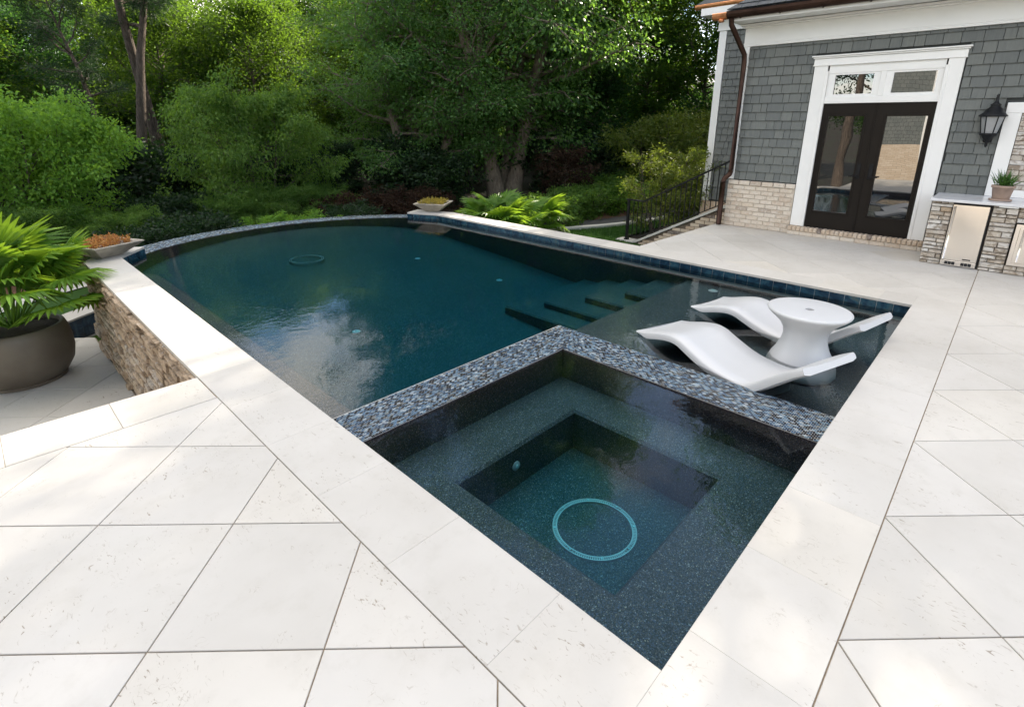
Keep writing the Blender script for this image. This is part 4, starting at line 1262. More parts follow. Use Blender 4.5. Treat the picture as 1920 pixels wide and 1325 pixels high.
def lounger_mesh():
    pr = cat(prof_l, 4); n_ = len(pr)
    wd = 0.60; ch = 0.014
    vs = []; fs = []
    th = []
    for i, p in enumerate(pr):
        t = (pr[min(i + 1, n_ - 1)] - pr[max(i - 1, 0)]); t /= np.linalg.norm(t)
        nn = np.array([-t[1], t[0]])
        s_ = i / (n_ - 1)
        thick = 0.075 * min(1, 0.22 + s_ * 6) * (1 - 0.22 * max(0, (s_ - 0.85) / 0.15))
        dish = 0.012
        a = p; b = p - nn * thick
        cross = [(0.0, a - nn * ch), (ch, a), (wd * 0.25, a - nn * dish * 0.8), (wd * 0.5, a - nn * dish), (wd * 0.75, a - nn * dish * 0.8), (wd - ch, a), (wd, a - nn * ch), (wd, b + nn * ch), (wd - 0.05, b), (0.05, b), (0.0, b + nn * ch)]
        for x, q_ in cross: vs.append((x, -q_[0], q_[1]))
    m_ = 11
    for i in range(n_ - 1):
        for k in range(m_):
            j = (k + 1) % m_
            fs.append((i * m_ + k, i * m_ + j, (i + 1) * m_ + j, (i + 1) * m_ + k))
    fs.append(tuple(reversed(range(m_)))); fs.append(tuple((n_ - 1) * m_ + k for k in range(m_)))
    me = bpy.data.meshes.new('shell'); me.from_pydata(vs, [], fs)
    me.materials.append(M['white_plastic'])
    me.polygons.foreach_set('use_smooth', [True] * len(me.polygons)); me.update()
    return me
lm = lounger_mesh()
def mark_sharp(me, deg=38):
    import bmesh
    bm = bmesh.new(); bm.from_mesh(me)
    bmesh.ops.recalc_face_normals(bm, faces=bm.faces)
    for e in bm.edges:
        if len(e.link_faces) == 2 and e.calc_face_angle(0) > R(deg): e.smooth = False
    bm.to_mesh(me); bm.free()
mark_sharp(lm, 50)
def lounger(x, y, rz, label):
    e = empty('pool_lounger', (x, y, 0), label, 'lounger', 'white loungers on the sun shelf', rz)
    copy_mesh('shell', lm, e)
    # ballast feet resting on the shelf
    for yy, zz in ((-1.08, -0.150),):
        B().box(0.06, 0.54, yy - 0.16, yy + 0.14, -0.256, zz, 0.01).build('foot', 'white_plastic', e)
    return e
lounger(2.816, 1.79, R(-17.9), 'white curved in-water lounger nearest the mosaic spa wall')
lounger(3.851, 1.744, R(-12), 'white curved in-water lounger behind the round table')
tb = empty('side_table', (3.36, 0.50, -0.255), 'white hourglass side table with centre hole between the loungers', 'table')
tp = [(0.24, 0.0), (0.262, 0.006), (0.275, 0.03), (0.268, 0.09), (0.245, 0.15), (0.205, 0.22), (0.178, 0.29), (0.168, 0.345), (0.175, 0.40), (0.205, 0.455), (0.25, 0.50), (0.292, 0.535), (0.312, 0.556), (0.318, 0.568), (0.314, 0.578), (0.300, 0.582), (0.06, 0.579), (0.034, 0.578), (0.032, 0.50)]
tbo = B().lathe(tp, 64).build('body', 'white_plastic', tb, True); mark_sharp(tbo.data, 60)
B().lathe([(0.0315, 0.55), (0.0315, 0.553), (0.005, 0.554)], 20).build('umbrella_hole', 'bowl', tb)

# ------------------------------------------------------------------ foliage tools
def leaf_arrays(P, D, L, Wd, rs, fold=0.18, N=None):
    """P points, D directions -> diamond leaves"""
    n_ = len(P)
    rv = rs.normal(size=(n_, 3)) if N is None else N
    S = np.cross(D, rv); S /= (np.linalg.norm(S, axis=1, keepdims=True) + 1e-9)
    Nn = np.cross(S, D)
    L = np.broadcast_to(L, (n_,))[:, None]; Wd = np.broadcast_to(Wd, (n_,))[:, None]
    v0 = P; v1 = P + D * L * 0.45 + S * Wd * 0.5 + Nn * Wd * fold
    v2 = P + D * L - Nn * L * 0.08; v3 = P + D * L * 0.45 - S * Wd * 0.5 + Nn * Wd * fold
    V = np.stack([v0, v1, v2, v3], 1).reshape(-1, 3)
    F = (np.arange(n_) * 4)[:, None] + np.arange(4)[None]
    return V, F
def foliage_mesh(name, P, D, L, Wd, m, seed=0, fold=0.18):
    rs = np.random.RandomState(seed)
    V, F = leaf_arrays(np.asarray(P), np.asarray(D), L, Wd, rs, fold)
    me = bpy.data.meshes.new(name); fast_mesh(me, V, F); me.materials.append(M[m]); return me
def unit(a): return a / (np.linalg.norm(a, axis=-1, keepdims=True) + 1e-9)

def limb(rs, p, d, L, n_=5, wob=0.12, up=0.0):
    pts = [np.array(p, float)]; d = unit(np.array(d, float))
    for i in range(n_):
        d = unit(d + rs.normal(size=3) * wob + np.array([0, 0, up]))
        pts.append(pts[-1] + d * L / n_)
    return pts

def gen_tree(seed, H, Rr, tr, base, nprim, nsec, leaves, leaf_l, leaf_w, csig=0.28, shape='oval', droop=0.0, stems=1, lean=0.0, up=0.03, tipfill=1.0):
    rs = np.random.RandomState(seed)
    tb_ = B(); P = []; D = []
    def cluster(c, dirn, k, sig):
        off = rs.normal(size=(k, 3)) * np.array([sig, sig, sig * 0.62])
        P.append(c + off)
        dd = unit(off * 0.8 + dirn * 0.25 + rs.normal(size=(k, 3)) * 0.22 + np.array([0, 0, -0.12 - droop]))
        D.append(dd)
    for s_ in range(stems):
        a = 2 * math.pi * s_ / max(stems, 1) + rs.rand()
        root = np.array([math.cos(a), math.sin(a), 0]) * (0.28 if stems > 1 else 0)
        d0 = np.array([math.cos(a) * 0.22, math.sin(a) * 0.22, 1.0]) if stems > 1 else np.array([lean, 0.0, 1.0])
        tk = limb(rs, root, d0, H * 0.95, 9, 0.05, 0.02)
        rads = [tr * (1 - 0.90 * (i / 9) ** 0.9) for i in range(10)]
        rads[0] *= 1.35
        tb_.tube(tk, rads, 9)
        for i in range(nprim // stems):
            t = base + (1 - base) * ((i + rs.rand() * 0.8) / (nprim / stems))
            t = min(t, 0.985)
            k = t * 9; i0 = min(int(k), 8); fr_ = k - i0
            p = tk[i0] * (1 - fr_) + tk[i0 + 1] * fr_
            az = i * 2.399 + rs.normal() * 0.4 + s_
            u_ = (t - base) / (1 - base)
            if shape == 'oval': ext = (math.sin(math.pi * min(1, 0.12 + 0.86 * u_ ** 0.8)) ** 0.7)
            elif shape == 'cone': ext = (1.02 - u_) ** 0.85
            elif shape == 'flat': ext = 0.55 + 0.45 * math.sin(math.pi * u_)
            else: ext = 1.0
            Lp = max(0.35, Rr * ext * rs.uniform(0.75, 1.15))
            el = (0.15 + 0.65 * u_) if shape != 'cone' else 0.05 - 0.2 * (1 - u_)
            dirn = np.array([math.cos(az), math.sin(az), math.tan(el) * 0.8])
            pl = limb(rs, p, dirn, Lp, 6, 0.13, up - droop * 0.12)
            r0 = max(0.012, tr * 0.42 * (1 - 0.75 * u_) * min(1, Lp / Rr + 0.2))
            tb_.tube(pl, [r0 * (1 - 0.85 * q_ / 6) for q_ in range(7)], 5)
            if shape == 'oval':
                for q_ in (2, 3, 4, 5): cluster(pl[q_], dirn, max(3, leaves // 2), csig * 0.9)
            for j in range(nsec):
                t2 = 0.28 + 0.72 * (j + rs.rand()) / nsec
                k2 = t2 * 6; j0 = min(int(k2), 5); f2 = k2 - j0
                p2 = pl[j0] * (1 - f2) + pl[j0 + 1] * f2
                dm = unit(pl[j0 + 1] - pl[j0])
                sd = unit(np.cross(dm, [0, 0, 1])) * (1 if j % 2 else -1)
                d2 = unit(dm * 0.7 + sd * rs.uniform(0.5, 1.1) + np.array([0, 0, rs.normal() * 0.35 - droop * 0.25]))
                L2 = Lp * rs.uniform(0.22, 0.45) * (1.1 - 0.5 * t2)
                ps = limb(rs, p2, d2, L2, 3, 0.2, -droop * 0.1)
                tb_.tube(ps, [r0 * 0.35 * (1 - 0.25 * q_) for q_ in range(4)], 3)
                for q_ in (1, 2, 3):
                    cluster(ps[q_], d2, max(3, int(leaves * rs.uniform(0.5, 1.3) * (0.6 if q_ == 1 else 1))), csig * rs.uniform(0.7, 1.25))
            cluster(pl[-1], dirn, int(leaves * 1.3 * tipfill), csig)
    P = np.concatenate(P); D = np.concatenate(D)
    n_ = len(P)
    return tb_, P, D, leaf_l * rs.uniform(0.65, 1.25, n_), leaf_w * rs.uniform(0.7, 1.2, n_)

def tree_meshes(name, bark, leafm, seed, **kw):
    tb_, P, D, L, Wd = gen_tree(seed, **kw)
    tm = bpy.data.meshes.new('trunk'); tm.from_pydata(tb_.v, [], tb_.f); tm.materials.append(M[bark])
    tm.polygons.foreach_set('use_smooth', [True] * len(tm.polygons)); tm.update()
    cm = foliage_mesh('crown', P, D, L, Wd, leafm, seed)
    return tm, cm

def place_tree(name, meshes, x, y, s, rz, label, cat_='tree', group=None, z=None, sz=None, tilt=0.0, crown='crown', trunk='trunk'):
    e = empty(name, (x, y, (ground_h(x, y) if z is None else z) - 0.05), label, cat_, group, rz)
    e.scale = (s, s, sz or s)
    if tilt: e.rotation_euler = (0, tilt, rz)
    copy_mesh(trunk, meshes[0], e); copy_mesh(crown, meshes[1], e)
    return e

# ------------------------------------------------------------------ trees
T = {}
T['wood_a'] = tree_meshes('wood_a', 'bark', 'leaf_wood', 11, H=12, Rr=4.2, tr=0.20, base=0.27, nprim=50, nsec=7, leaves=29, leaf_l=0.155, leaf_w=0.10, csig=0.34)
T['wood_b'] = tree_meshes('wood_b', 'bark', 'leaf_blue', 12, H=12, Rr=3.6, tr=0.18, base=0.24, nprim=50, nsec=7, leaves=29, leaf_l=0.15, leaf_w=0.10, csig=0.34)
T['wood_c'] = tree_meshes('wood_c', 'bark', 'leaf_wood', 13, H=12, Rr=3.2, tr=0.17, base=0.36, nprim=42, nsec=7, leaves=28, leaf_l=0.15, leaf_w=0.095, csig=0.33)
T['hero'] = tree_meshes('hero', 'bark_pale', 'leaf_hero', 21, H=16.5, Rr=4.6, tr=0.27, base=0.12, nprim=132, nsec=9, leaves=32, leaf_l=0.13, leaf_w=0.078, csig=0.31, stems=3, droop=0.22)
T['pine'] = tree_meshes('pine', 'bark_pine', 'needle', 31, H=14, Rr=2.1, tr=0.22, base=0.50, nprim=20, nsec=5, leaves=70, leaf_l=0.22, leaf_w=0.02, csig=0.17, shape='flat', up=0.05)
T['shrub'] = tree_meshes('shrub', 'bark', 'leaf_shrub', 41, H=3.2, Rr=2.3, tr=0.05, base=0.04, nprim=72, nsec=8, leaves=30, leaf_l=0.085, leaf_w=0.042, csig=0.13, stems=6, droop=0.25, tipfill=2)
T['bright'] = tree_meshes('bright', 'bark', 'leaf_bright', 42, H=2.9, Rr=2.0, tr=0.05, base=0.04, nprim=64, nsec=8, leaves=30, leaf_l=0.09, leaf_w=0.05, csig=0.14, stems=5, droop=0.05, tipfill=2)
T['conifer'] = tree_meshes('conifer', 'bark', 'leaf_dark', 51, H=2.4, Rr=0.75, tr=0.05, base=0.02, nprim=60, nsec=6, leaves=16, leaf_l=0.10, leaf_w=0.04, csig=0.08, shape='cone')
T['barberry'] = tree_meshes('barberry', 'bark', 'leaf_red', 61, H=1.1, Rr=0.9, tr=0.02, base=0.02, nprim=48, nsec=6, leaves=10, leaf_l=0.07, leaf_w=0.035, csig=0.07, stems=6)
T['maple'] = tree_meshes('maple', 'bark', 'leaf_red', 62, H=2.0, Rr=1.0, tr=0.045, base=0.35, nprim=26, nsec=5, leaves=12, leaf_l=0.10, leaf_w=0.05, csig=0.12, shape='flat', droop=0.2)
T['golden'] = tree_meshes('golden', 'bark', 'leaf_yellow', 63, H=3.0, Rr=1.7, tr=0.05, base=0.05, nprim=56, nsec=7, leaves=15, leaf_l=0.11, leaf_w=0.05, csig=0.14, stems=4, droop=0.1)
T['nandina'] = tree_meshes('nandina', 'bark', 'leaf_yellow', 64, H=2.3, Rr=0.65, tr=0.02, base=0.15, nprim=54, nsec=5, leaves=10, leaf_l=0.10, leaf_w=0.028, csig=0.09, stems=9)
T['low'] = tree_meshes('low', 'bark', 'leaf_shrub', 65, H=0.75, Rr=0.55, tr=0.012, base=0.03, nprim=36, nsec=5, leaves=9, leaf_l=0.085, leaf_w=0.04, csig=0.07, stems=5)
T['lowdark'] = tree_meshes('lowdark', 'bark', 'leaf_dark', 66, H=1.6, Rr=1.2, tr=0.03, base=0.03, nprim=50, nsec=6, leaves=15, leaf_l=0.12, leaf_w=0.06, csig=0.13, stems=5)
T['lowyellow'] = tree_meshes('lowyellow', 'bark', 'leaf_bright', 67, H=0.6, Rr=0.55, tr=0.012, base=0.03, nprim=36, nsec=5, leaves=9, leaf_l=0.08, leaf_w=0.03, csig=0.06, stems=5)

place_tree('maple_tree', T['hero'], 12.5, 13.2, 1.0, 0.6, 'large pale barked multi-stemmed tree behind the far fan palm')
place_tree('maple_tree', T['hero'], 10.0, 14.6, 0.72, 2.6, 'smaller spreading tree left of the large multi-stemmed tree', sz=0.62)
place_tree('tall_tree', T['wood_c'], 16.5, 12.3, 0.95, 2.0, 'tree with straight bare lower trunk right of the multi-stemmed tree', sz=1.5)
place_tree('tall_tree', T['wood_a'], 16.9, 16.6, 1.0, 1.0, 'leafy tree right behind the multi-stemmed tree', sz=1.5)
pine_spots = ((3.60, 19.9, 0.95, 0.4, -0.06, 'thick leaning pine trunk rising behind the arching shrub'), (2.60, 19.0, 0.85, 2.2, 0.0, 'thin straight pine left of the thick leaning pine'), (1.60, 17.7, 0.52, 4.0, 0.04, 'shorter pine with bushy needles nearest the bright shrub'))
for x, y, s, rz, ti, lab in pine_spots: place_tree('pine_tree', T['pine'], x, y, s, rz, lab, group='pines on the left', tilt=ti)
place_tree('bright_shrub', T['bright'], -0.35, 15.2, 0.92, 0.2, 'large yellow-green shrub behind the palm pot', 'shrub', sz=1.15)
place_tree('bright_shrub', T['bright'], -1.9, 16.9, 0.95, 2.2, 'yellow-green shrub cut by the left edge of the view', 'shrub')
place_tree('arching_shrub', T['shrub'], 4.6, 15.3, 0.95, 0.9, 'broad arching green shrub behind the infinity edge', 'shrub', sz=1.18)
for i, (x, y, s) in enumerate(((-0.6, 13.4, 0.42), (1.0, 13.2, 0.38), (3.2, 13.6, 0.40), (4.6, 13.7, 0.44), (5.7, 13.8, 0.40))):
    place_tree('green_shrub', T['shrub'], x, y, s, i * 2.1, ('small green shrub below the bright shrub', 'small green shrub behind the near stone bowl', 'small green shrub at the left foot of the arching shrub', 'small green shrub in front of the arching shrub', 'small green shrub at the right foot of the arching shrub')[i], 'shrub', 'small green shrubs')
place_tree('dwarf_conifer', T['conifer'], 7.8, 16.1, 0.95, 0.0, 'small dark conical conifer right of the arching shrub', 'conifer')
place_tree('dwarf_conifer', T['conifer'], 3.3, 16.9, 0.85, 1.0, 'small dark conifer left of the arching shrub', 'conifer')
for i, (x, y, s) in enumerate(((6.0, 13.0, 1.0), (6.9, 12.4, 0.95), (7.6, 11.6, 0.9))):
    place_tree('barberry_shrub', T['barberry'], x, y, s, i * 1.3, ('reddish brown shrub', 'reddish brown shrub', 'reddish brown shrub')[i] + (' next to the arching shrub', ' in the middle of the red row', ' behind the far stone bowl')[i], 'shrub', 'red shrubs behind the rim')
place_tree('japanese_maple', T['maple'], 12.0, 9.9, 0.95, 0.3, 'small dark red maple between the tree trunks', 'tree')
place_tree('golden_shrub', T['golden'], 15.4, 8.6, 1.0, 0.0, 'tall yellow-green shrub behind the stair railing', 'shrub')
place_tree('golden_shrub', T['golden'], 17.2, 7.4, 1.1, 1.7, 'yellow-green shrub beside the house corner', 'shrub')
place_tree('nandina_bush', T['nandina'], 10.75, 5.75, 0.95, 0.0, 'upright feathery bush right behind the stair railing', 'shrub')
place_tree('nandina_bush', T['nandina'], 11.4, 5.15, 0.85, 1.5, 'feathery bush against the white corner board', 'shrub')
lowspots = [(9.7, 8.4, 1.0, 'fern'), (10.6, 8.9, 0.9, 'low'), (11.4, 8.9, 1.1, 'low'), (12.4, 9.0, 1.2, 'low'), (13.2, 8.6, 1.3, 'golden_s'), (13.9, 9.6, 1.3, 'low')]
for i, (x, y, s, k_) in enumerate(lowspots):
    place_tree('bedding_shrub', T['low' if k_ != 'golden_s' else 'lowyellow'], x, y, s, i * 1.1,
               ('fern-like plant', 'low green plant', 'low leafy plant', 'rounded low shrub', 'pale yellow-green bush', 'dark low bush')[i] + ' in the bed ' +
               ('beside the far fan palm', 'second from the far fan palm', 'below the red maple', 'at the foot of the straight trunk', 'left of the stair newel post', 'farthest along the dark path')[i], 'plant', 'low plants in the garden bed')
for i, (x, y, s) in enumerate(((3.15, 11.25, 0.8), (3.7, 11.1, 0.85), (4.2, 10.85, 0.8))):
    place_tree('golden_fern', T['lowyellow'], x, y, s * 1.2, i * 0.9, ('left', 'middle', 'right')[i] + ' one of the yellow-green clumps just beyond the infinity edge', 'plant', 'clumps beyond the infinity edge', z=-0.95)
for i, (x, y, s) in enumerate(((1.0, 11.3, 0.62), (1.9, 11.7, 0.66), (5.3, 11.4, 0.6))):
    place_tree('dark_clump', T['lowdark'], x, y, s, i * 1.9, 'dark leafy clump just beyond the infinity edge ' + ('nearest the near stone bowl', 'left of the yellow-green clumps', 'right of the yellow-green clumps')[i], 'shrub', 'dark clumps beyond the infinity edge', z=-1.2)
for i, (x, y, s) in enumerate(((2.3, 14.6, 0.8), (-2.4, 14.2, 0.8), (6.1, 16.2, 1.2), (9.2, 13.4, 1.0), (9.9, 15.2, 1.3), (14.6, 11.4, 1.35), (17.0, 10.0, 1.5), (2.2, 18.0, 1.4))):
    place_tree('evergreen_shrub', T['lowdark'], x, y, s, i * 1.7, 'dark evergreen shrub in the shade ' + ('between the bright and the arching shrub', 'behind the potted palm', 'between arching shrub and dwarf conifer', 'behind the far stone bowl', 'left of the multi-stemmed trunk', 'right of the small red maple', 'behind the tall golden shrub', 'at the foot of the pines')[i], 'shrub', 'dark evergreen shrubs')
# the wood itself: three depths
rw_ = random.Random(77)
k_ = 0
ORD = 'first second third fourth fifth sixth seventh eighth ninth tenth eleventh twelfth thirteenth fourteenth fifteenth sixteenth seventeenth eighteenth nineteenth twentieth'.split()
for row_, (dist, a0, a1, nn_, hs_) in enumerate(((24, 47, 92, 8, (0.52, 0.74)), (23, 18, 38, 4, (0.62, 0.72)), (31, 28, 95, 11, (0.66, 0.92)), (41, 36, 97, 13, (0.9, 1.2)))):
    for i in range(nn_):
        a = R(a0 + (a1 - a0) * (i + 0.5 + rw_.uniform(-0.3, 0.3)) / nn_)
        d_ = dist * rw_.uniform(0.94, 1.08)
        x, y = -1.3 + d_ * math.cos(a), -0.5 + d_ * math.sin(a)
        if x < 19 and y < 6.5: continue
        s = rw_.uniform(*hs_)
        place_tree('woodland_tree', T[rw_.choice(('wood_a', 'wood_a', 'wood_b', 'wood_c'))], x, y, s, rw_.uniform(0, 6.28),
                   ORD[nn_ - 1 - i] + ' tree from the left in the ' + ('front row of the wood on the left', 'front row of the wood beside the house', 'middle row of the wood', 'back row of the wood')[row_], 'tree', 'wood behind the pool')
for i, (x, y, s) in enumerate(((15.2, 17.6, 0.55), (18.6, 14.0, 0.55), (19.8, 17.8, 0.62), (12.6, 18.8, 0.55), (20.5, 11.4, 0.58))):
    place_tree('understory_tree', T['wood_b'], x, y, s, i * 1.9, 'small dark green tree under the tall trees, ' + ('behind the multi-stemmed trunk', 'right of the multi-stemmed trunk', 'far behind the multi-stemmed trunk', 'left of the multi-stemmed trunk', 'behind the small red maple')[i], 'tree', 'small trees in the understory')
for i in range(14):
    a = R(30 + 65 * (i + 0.5) / 14); d_ = 34 + (i * 7 % 5)
    place_tree('thicket_shrub', T['lowdark'], -1.3 + d_ * math.cos(a), -0.5 + d_ * math.sin(a), 3.1, i * 1.3, ORD[13 - i] + ' large shrub from the left in the dark thicket deep in the wood', 'shrub', 'thicket deep in the wood')
# unseen trees added beyond the house to throw the broken shade on the terrace
for i, (x, y, s) in enumerate(((18.6, -0.6, 1.3), (21.0, 4.5, 1.44), (22.5, 1.6, 1.3), (17.5, -4.5, 1.15), (24.5, -2.5, 1.3))):
    place_tree('added_shade_tree', T['wood_c' if i == 1 else 'wood_a'], x, y, s, i * 2.0, 'unseen tall tree added for shade behind the grey house, ' + ('nearest its left end', 'beside the set-back wing', 'behind its middle', 'nearest its right end', 'farthest back')[i], 'tree', 'unseen shade trees behind the house')
# what the door glass mirrors: a wing of the house and pines behind the viewer
wg = empty('house_wing', (-9.5, 0.55, 0), 'sunlit brick and shingle wing mirrored in the door glass', 'house')
B().box(-4, 0, -7, 3.6, -1.3, 1.15).build('brick_base', 'far_brick', wg)
B().box(-4, -0.03, -7, 3.58, 1.15, 5.2).build('wall', 'far_shingle', wg)
B().box(-0.05, 0.02, 1.75, 2.2, 0.0, 5.2).build('corner_board', 'white_trim', wg)
B().box(-4.3, 0.35, -7.3, 3.95, 5.2, 5.5).build('eave', 'white_trim', wg)
B().add([(-4.4, -7.4, 5.5), (0.45, -7.4, 5.5), (0.45, 4.05, 5.5), (-4.4, 4.05, 5.5), (-2, -5, 8), (-2, 1.6, 8)], [(0, 1, 4), (1, 2, 5, 4), (2, 3, 5), (3, 0, 4, 5)]).build('roof', 'slate_roof', wg)
for i, (x, y, s) in enumerate(((-14, 6.5, 1.1), (-17, 9.0, 1.2), (-13, 9.5, 1.0))):
    place_tree('pine_tree', T['pine'], x, y, s, i * 2, ('nearest', 'farthest', 'middle')[i] + ' of the pines mirrored in the left door pane', 'tree', 'pines behind the viewer')
for i, (x, y, s) in enumerate(((-20, 6, 1.0), (-21, 11, 1.1), (-16, 14, 1.0))):
    place_tree('woodland_tree', T['wood_a'], x, y, s, i * 2, ('nearest', 'farthest', 'bushiest')[i] + ' of the leafy trees mirrored in the left door pane', 'tree', 'trees behind the viewer')

# ------------------------------------------------------------------ garden lawn, path and kerb on the right
def strip(name, pts, m, label, dz, cat_):
    vs = [(x, y, ground_h(x, y) + dz) for x, y in pts]
    o = pm(name, vs, [tuple(range(len(vs)))], m)
    return tag(o, label, cat_, kind='structure')
def patch(name, x0, x1, y0, y1, m, label, dz, fn, cat_, st_=0.25):
    """grid patch kept where fn(x,y)"""
    vs = {}; V = []; F = []
    def vi(i, j):
        if (i, j) not in vs:
            x, y = x0 + i * st_, y0 + j * st_
            vs[(i, j)] = len(V); V.append((x, y, ground_h(x, y) + dz))
        return vs[(i, j)]
    for i in range(int((x1 - x0) / st_)):
        for j in range(int((y1 - y0) / st_)):
            if fn(x0 + (i + .5) * st_, y0 + (j + .5) * st_): F.append((vi(i, j), vi(i + 1, j), vi(i + 1, j + 1), vi(i, j + 1)))
    o = pm(name, V, F, m, None, True)
    return tag(o, label, cat_, kind='structure')
kerb_y = lambda x: 7.75 - 0.27 * (x - 8.6)
patch('lawn', 6.0, 14.5, 3.6, 8.6, 'grassblade', 'green lawn between the pool and the white kerb', 0.05, lambda x, y: y < kerb_y(x) - 0.08 and not (x > 9.25 and y < 6.2), 'lawn', 0.12)
kb = B()
for i in range(24):
    x = 6.2 + i * 0.27
    y = kerb_y(x); x2 = x + 0.27; y2 = kerb_y(x2)
    z = ground_h(x, y); z2 = ground_h(x2, y2)
    kb.add([(x, y - .1, z), (x2, y2 - .1, z2), (x2, y2 + .1, z2), (x, y + .1, z), (x, y - .1, z + .12), (x2, y2 - .1, z2 + .12), (x2, y2 + .1, z2 + .12), (x, y + .1, z + .12)],
           [(4, 5, 6, 7), (0, 1, 5, 4), (2, 3, 7, 6)])
tag(kb.build('kerb', 'concrete_white'), 'white stone kerb between the lawn and the dark path', 'kerb', kind='structure')
patch('path', 6.2, 20, 4.0, 11, 'asphalt', 'dark asphalt path curving past the garden bed', 0.045, lambda x, y: kerb_y(x) + 0.1 < y < kerb_y(x) + 1.15 + 0.02 * (x - 8), 'path', 0.12)
patch('mulch_bed', 7, 20, 6.5, 13, 'mulch', 'brown mulch bed under the garden plants', 0.03, lambda x, y: kerb_y(x) + 1.1 < y < kerb_y(x) + 4.5, 'mulch bed', 0.25)
# grass blades on the lawn
rs = np.random.RandomState(5)
n_ = 26000
gx = rs.uniform(7.5, 13.2, n_); gy = rs.uniform(5.2, 8.2, n_)
ok = (gy < 7.75 - 0.27 * (gx - 8.6) - 0.12) & ~((gx > 9.2) & (gy < 6.25))
gx, gy = gx[ok], gy[ok]
gz = np.array([ground_h(a, b) for a, b in zip(gx, gy)]) + 0.045
Dg = unit(np.stack([rs.normal(size=len(gx)) * 0.35, rs.normal(size=len(gx)) * 0.35, np.ones(len(gx))], 1))
me = foliage_mesh('lawn_grass', np.stack([gx, gy, gz], 1), Dg, 0.06, 0.012, 'grassblade', 3)
o = bpy.data.objects.new('lawn_grass', me); link(o); tag(o, 'short blades of grass covering the lawn', 'grass', kind='stuff')

# ------------------------------------------------------------------ fan palms
def frond_mesh(seed, r=0.42, nb=32, spread=250, droop=0.25):
    rs_ = random.Random(seed)
    b = B()
    for i in range(nb):
        a = R(-spread / 2 + spread * i / (nb - 1))
        L = r * (0.80 + 0.20 * math.cos(a * 0.6)) * rs_.uniform(0.92, 1.05)
        w_ = 0.0185 * r / 0.42
        c, s = math.cos(a), math.sin(a)
        tips = []
        for t in (0.0, 0.35, 0.68, 1.0):
            x, y = L * t * c, L * t * s
            z = 0.10 * r * math.sin(math.pi * t * 0.6) - droop * r * t ** 2.4 * rs_.uniform(0.8, 1.3)
            ww = w_ * (0.30 + 2.1 * t * (1.45 - t)) * (0.12 if t > 0.99 else 1) * (0.8 if t < 0.01 else 1)
            tips.append((x, y, z, ww))
        base = len(b.v)
        for (x, y, z, ww) in tips:
            b.v += [(x - s * ww, y + c * ww, z + 0.35 * ww), (x, y, z - 0.25 * ww), (x + s * ww, y - c * ww, z + 0.35 * ww)]
        for k in range(3):
            o_ = base + k * 3
            b.f += [(o_, o_ + 3, o_ + 4, o_ + 1), (o_ + 1, o_ + 4, o_ + 5, o_ + 2)]
    me = bpy.data.meshes.new('frond'); me.from_pydata(b.v, [], b.f); me.materials.append(M['palm']); me.update()
    return me
FR = [frond_mesh(i, 0.42, 32, 235 + 20 * (i % 3), 0.18 + 0.09 * (i % 3)) for i in range(5)]
def palm_fronds(parent, z0, nf, reach, lo, hi, seed, sc_=1.0):
    rs_ = random.Random(seed)
    for i in range(nf):
        az = i * 2.399 + rs_.uniform(-0.3, 0.3)
        u_ = (i + 0.5) / nf
        el = R(lo + (hi - lo) * (1 - u_) + rs_.uniform(-7, 7))
        L = reach * rs_.uniform(0.75, 1.1)
        d = Vector((math.cos(az) * math.cos(el), math.sin(az) * math.cos(el), math.sin(el)))
        p0 = Vector((0.05 * math.cos(az), 0.05 * math.sin(az), z0))
        p1 = p0 + d * L * 0.55 + Vector((0, 0, 0.02)); p2 = p0 + d * L - Vector((0, 0, 0.06 * L * math.cos(el)))
        st_ = B().tube([p0, p1, p2], [0.011, 0.009, 0.006], 5).build('petiole', 'palm', parent, True)
        dd = (p2 - p1).normalized()
        side = dd.cross(Vector((0, 0, 1)))
        side = side.normalized() if side.length > 1e-3 else Vector((1, 0, 0))
        nn = side.cross(dd)
        pitch_ = R(rs_.uniform(-10, 35))
        d2 = (dd * math.cos(pitch_) - nn * math.sin(pitch_)); n2 = side.cross(d2)
        mt = Matrix((d2, n2.cross(d2), n2)).transposed().to_euler()
        o_ = copy_mesh('frond', FR[rs_.randrange(5)], parent, p2, mt, (sc_ * rs_.uniform(0.85, 1.15),) * 3)
pl = empty('planter_pot', (-1.22, 7.72, PZ), 'large rounded bronze planter pot on the lower patio', 'planter')
pp_ = [(0.36, 0.0), (0.385, 0.01), (0.39, 0.035), (0.375, 0.045), (0.42, 0.09), (0.485, 0.20), (0.512, 0.34), (0.510, 0.48), (0.492, 0.60), (0.465, 0.68), (0.452, 0.69), (0.43, 0.685), (0.425, 0.63), (0.02, 0.62)]
po = B().lathe(pp_, 64).build('pot', 'pot', pl, True); mark_sharp(po.data, 55)
B().lathe([(0.423, 0.58), (0.423, 0.632), (0.2, 0.645), (0.02, 0.65)], 32).build('soil', 'soil', pl, True)
pf = empty('potted_fan_palm', (-1.22, 7.72, PZ + 0.63), 'lush bright green fan palm growing in the bronze planter', 'palm')
palm_fronds(pf, 0.06, 36, 0.84, 24, 88, 3, 1.12)
fp1 = empty('garden_fan_palm', (6.98, 7.86, -1.15), 'bright fan palm in the garden right behind the far coping', 'palm')
palm_fronds(fp1, 0.55, 40, 0.70, -10, 72, 5, 1.2)
B().tube([(0, 0, 0), (0.02, 0, 0.58)], [0.09, 0.07], 8).build('stem', 'bark', fp1, True)
fp2 = empty('garden_fan_palm', (8.3, 7.9, -1.1), 'darker fan palm right of the bright garden fan palm', 'palm')
palm_fronds(fp2, 0.45, 24, 0.62, -10, 70, 8, 1.1)
B().tube([(0, 0, 0), (0.02, 0, 0.48)], [0.08, 0.06], 8).build('stem', 'bark', fp2, True)

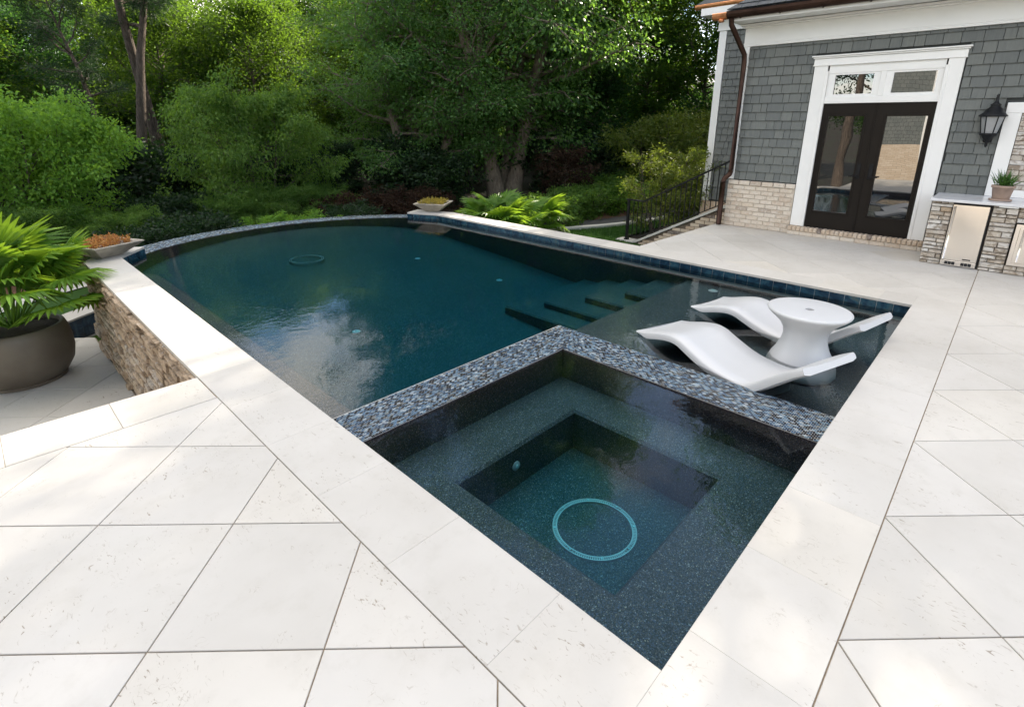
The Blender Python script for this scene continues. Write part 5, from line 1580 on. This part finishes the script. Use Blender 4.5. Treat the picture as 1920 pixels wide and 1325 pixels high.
# grass in the counter pot
rs = np.random.RandomState(9)
n_ = 150
az = rs.rand(n_) * 6.283; tl = np.abs(rs.normal(size=n_)) * 0.75
Dg = unit(np.stack([np.cos(az) * tl, np.sin(az) * tl, np.ones(n_)], 1))
me = foliage_mesh('grass', np.stack([rs.normal(size=n_) * 0.03, rs.normal(size=n_) * 0.03, np.full(n_, 0.175)], 1), Dg, rs.uniform(0.10, 0.27, n_), 0.011, 'grassblade', 9)
copy_mesh('grass', me, gp)

# ------------------------------------------------------------------ bowls
def bowl(x, y, rz, label, plant, plabel, seed):
    e = empty('stone_bowl', (x, y, 0.0), label, 'planter bowl', 'square stone bowls on the coping ends', R(rz))
    h, r0, r1 = 0.185, 0.125, 0.335
    def sq(r, z): return [(-r, -r, z), (r, -r, z), (r, r, z), (-r, r, z)]
    vs = sq(r0, 0.001) + sq(r0 + 0.02, 0.012) + sq(r1 - 0.012, h - 0.022) + sq(r1, h - 0.012) + sq(r1, h) + sq(r1 - 0.028, h) + sq(r1 - 0.06, h - 0.03)
    fs = [(3, 2, 1, 0)]
    for k in range(6):
        for i in range(4):
            j = (i + 1) % 4; fs.append((k * 4 + i, k * 4 + j, (k + 1) * 4 + j, (k + 1) * 4 + i))
    pm('bowl_body', vs, fs, 'bowl', e)
    pm('soil', sq(r1 - 0.05, h - 0.024), [(0, 1, 2, 3)], 'soil', e)
    rs_ = np.random.RandomState(seed)
    P = []; D = []
    ns = 150
    for i in range(ns):
        px, py = rs_.uniform(-0.26, 0.26, 2)
        hh = rs_.uniform(0.03, 0.115) * (1.1 - 1.2 * (max(abs(px), abs(py)) / 0.28) ** 3 * 0.6)
        lean = rs_.normal(size=2) * 0.25
        for t in np.linspace(0.1, 1, 7):
            for q_ in range(2):
                P.append((px + lean[0] * hh * t, py + lean[1] * hh * t, h - 0.024 + hh * t))
                dv_ = rs_.normal(size=3); dv_[2] = abs(dv_[2]) * 0.8 + 0.5
                D.append(dv_)
    pe = empty('sedum_plant', (x, y, 0.0), plabel, 'succulent', None, R(rz))
    me_ = foliage_mesh('sedum', np.array(P), unit(np.array(D)), rs_.uniform(0.018, 0.042, len(P)), 0.016, plant, seed)
    copy_mesh('sedum', me_, pe)
    # pebbles on the soil
    pb = B()
    for i in range(120):
        a, b_ = rs_.uniform(-0.27, 0.27, 2); s_ = rs_.uniform(0.006, 0.014)
        pb.add([(a - s_, b_, h - 0.024), (a, b_ - s_, h - 0.024), (a + s_, b_, h - 0.024), (a, b_ + s_, h - 0.024), (a, b_, h - 0.024 + s_)], [(0, 1, 4), (1, 2, 4), (2, 3, 4), (3, 0, 4)])
    o_ = pb.build('pebbles', 'bowl', e); o_['kind'] = 'stuff'
bowl(-0.13, 8.37, 25, 'square cast stone bowl on the near coping end by the palm', 'sedum_orange', 'orange succulents filling the near stone bowl', 3)
bowl(5.58, 8.42, 34, 'square cast stone bowl on the far coping end', 'sedum_yellow', 'yellow succulents filling the far stone bowl', 4)
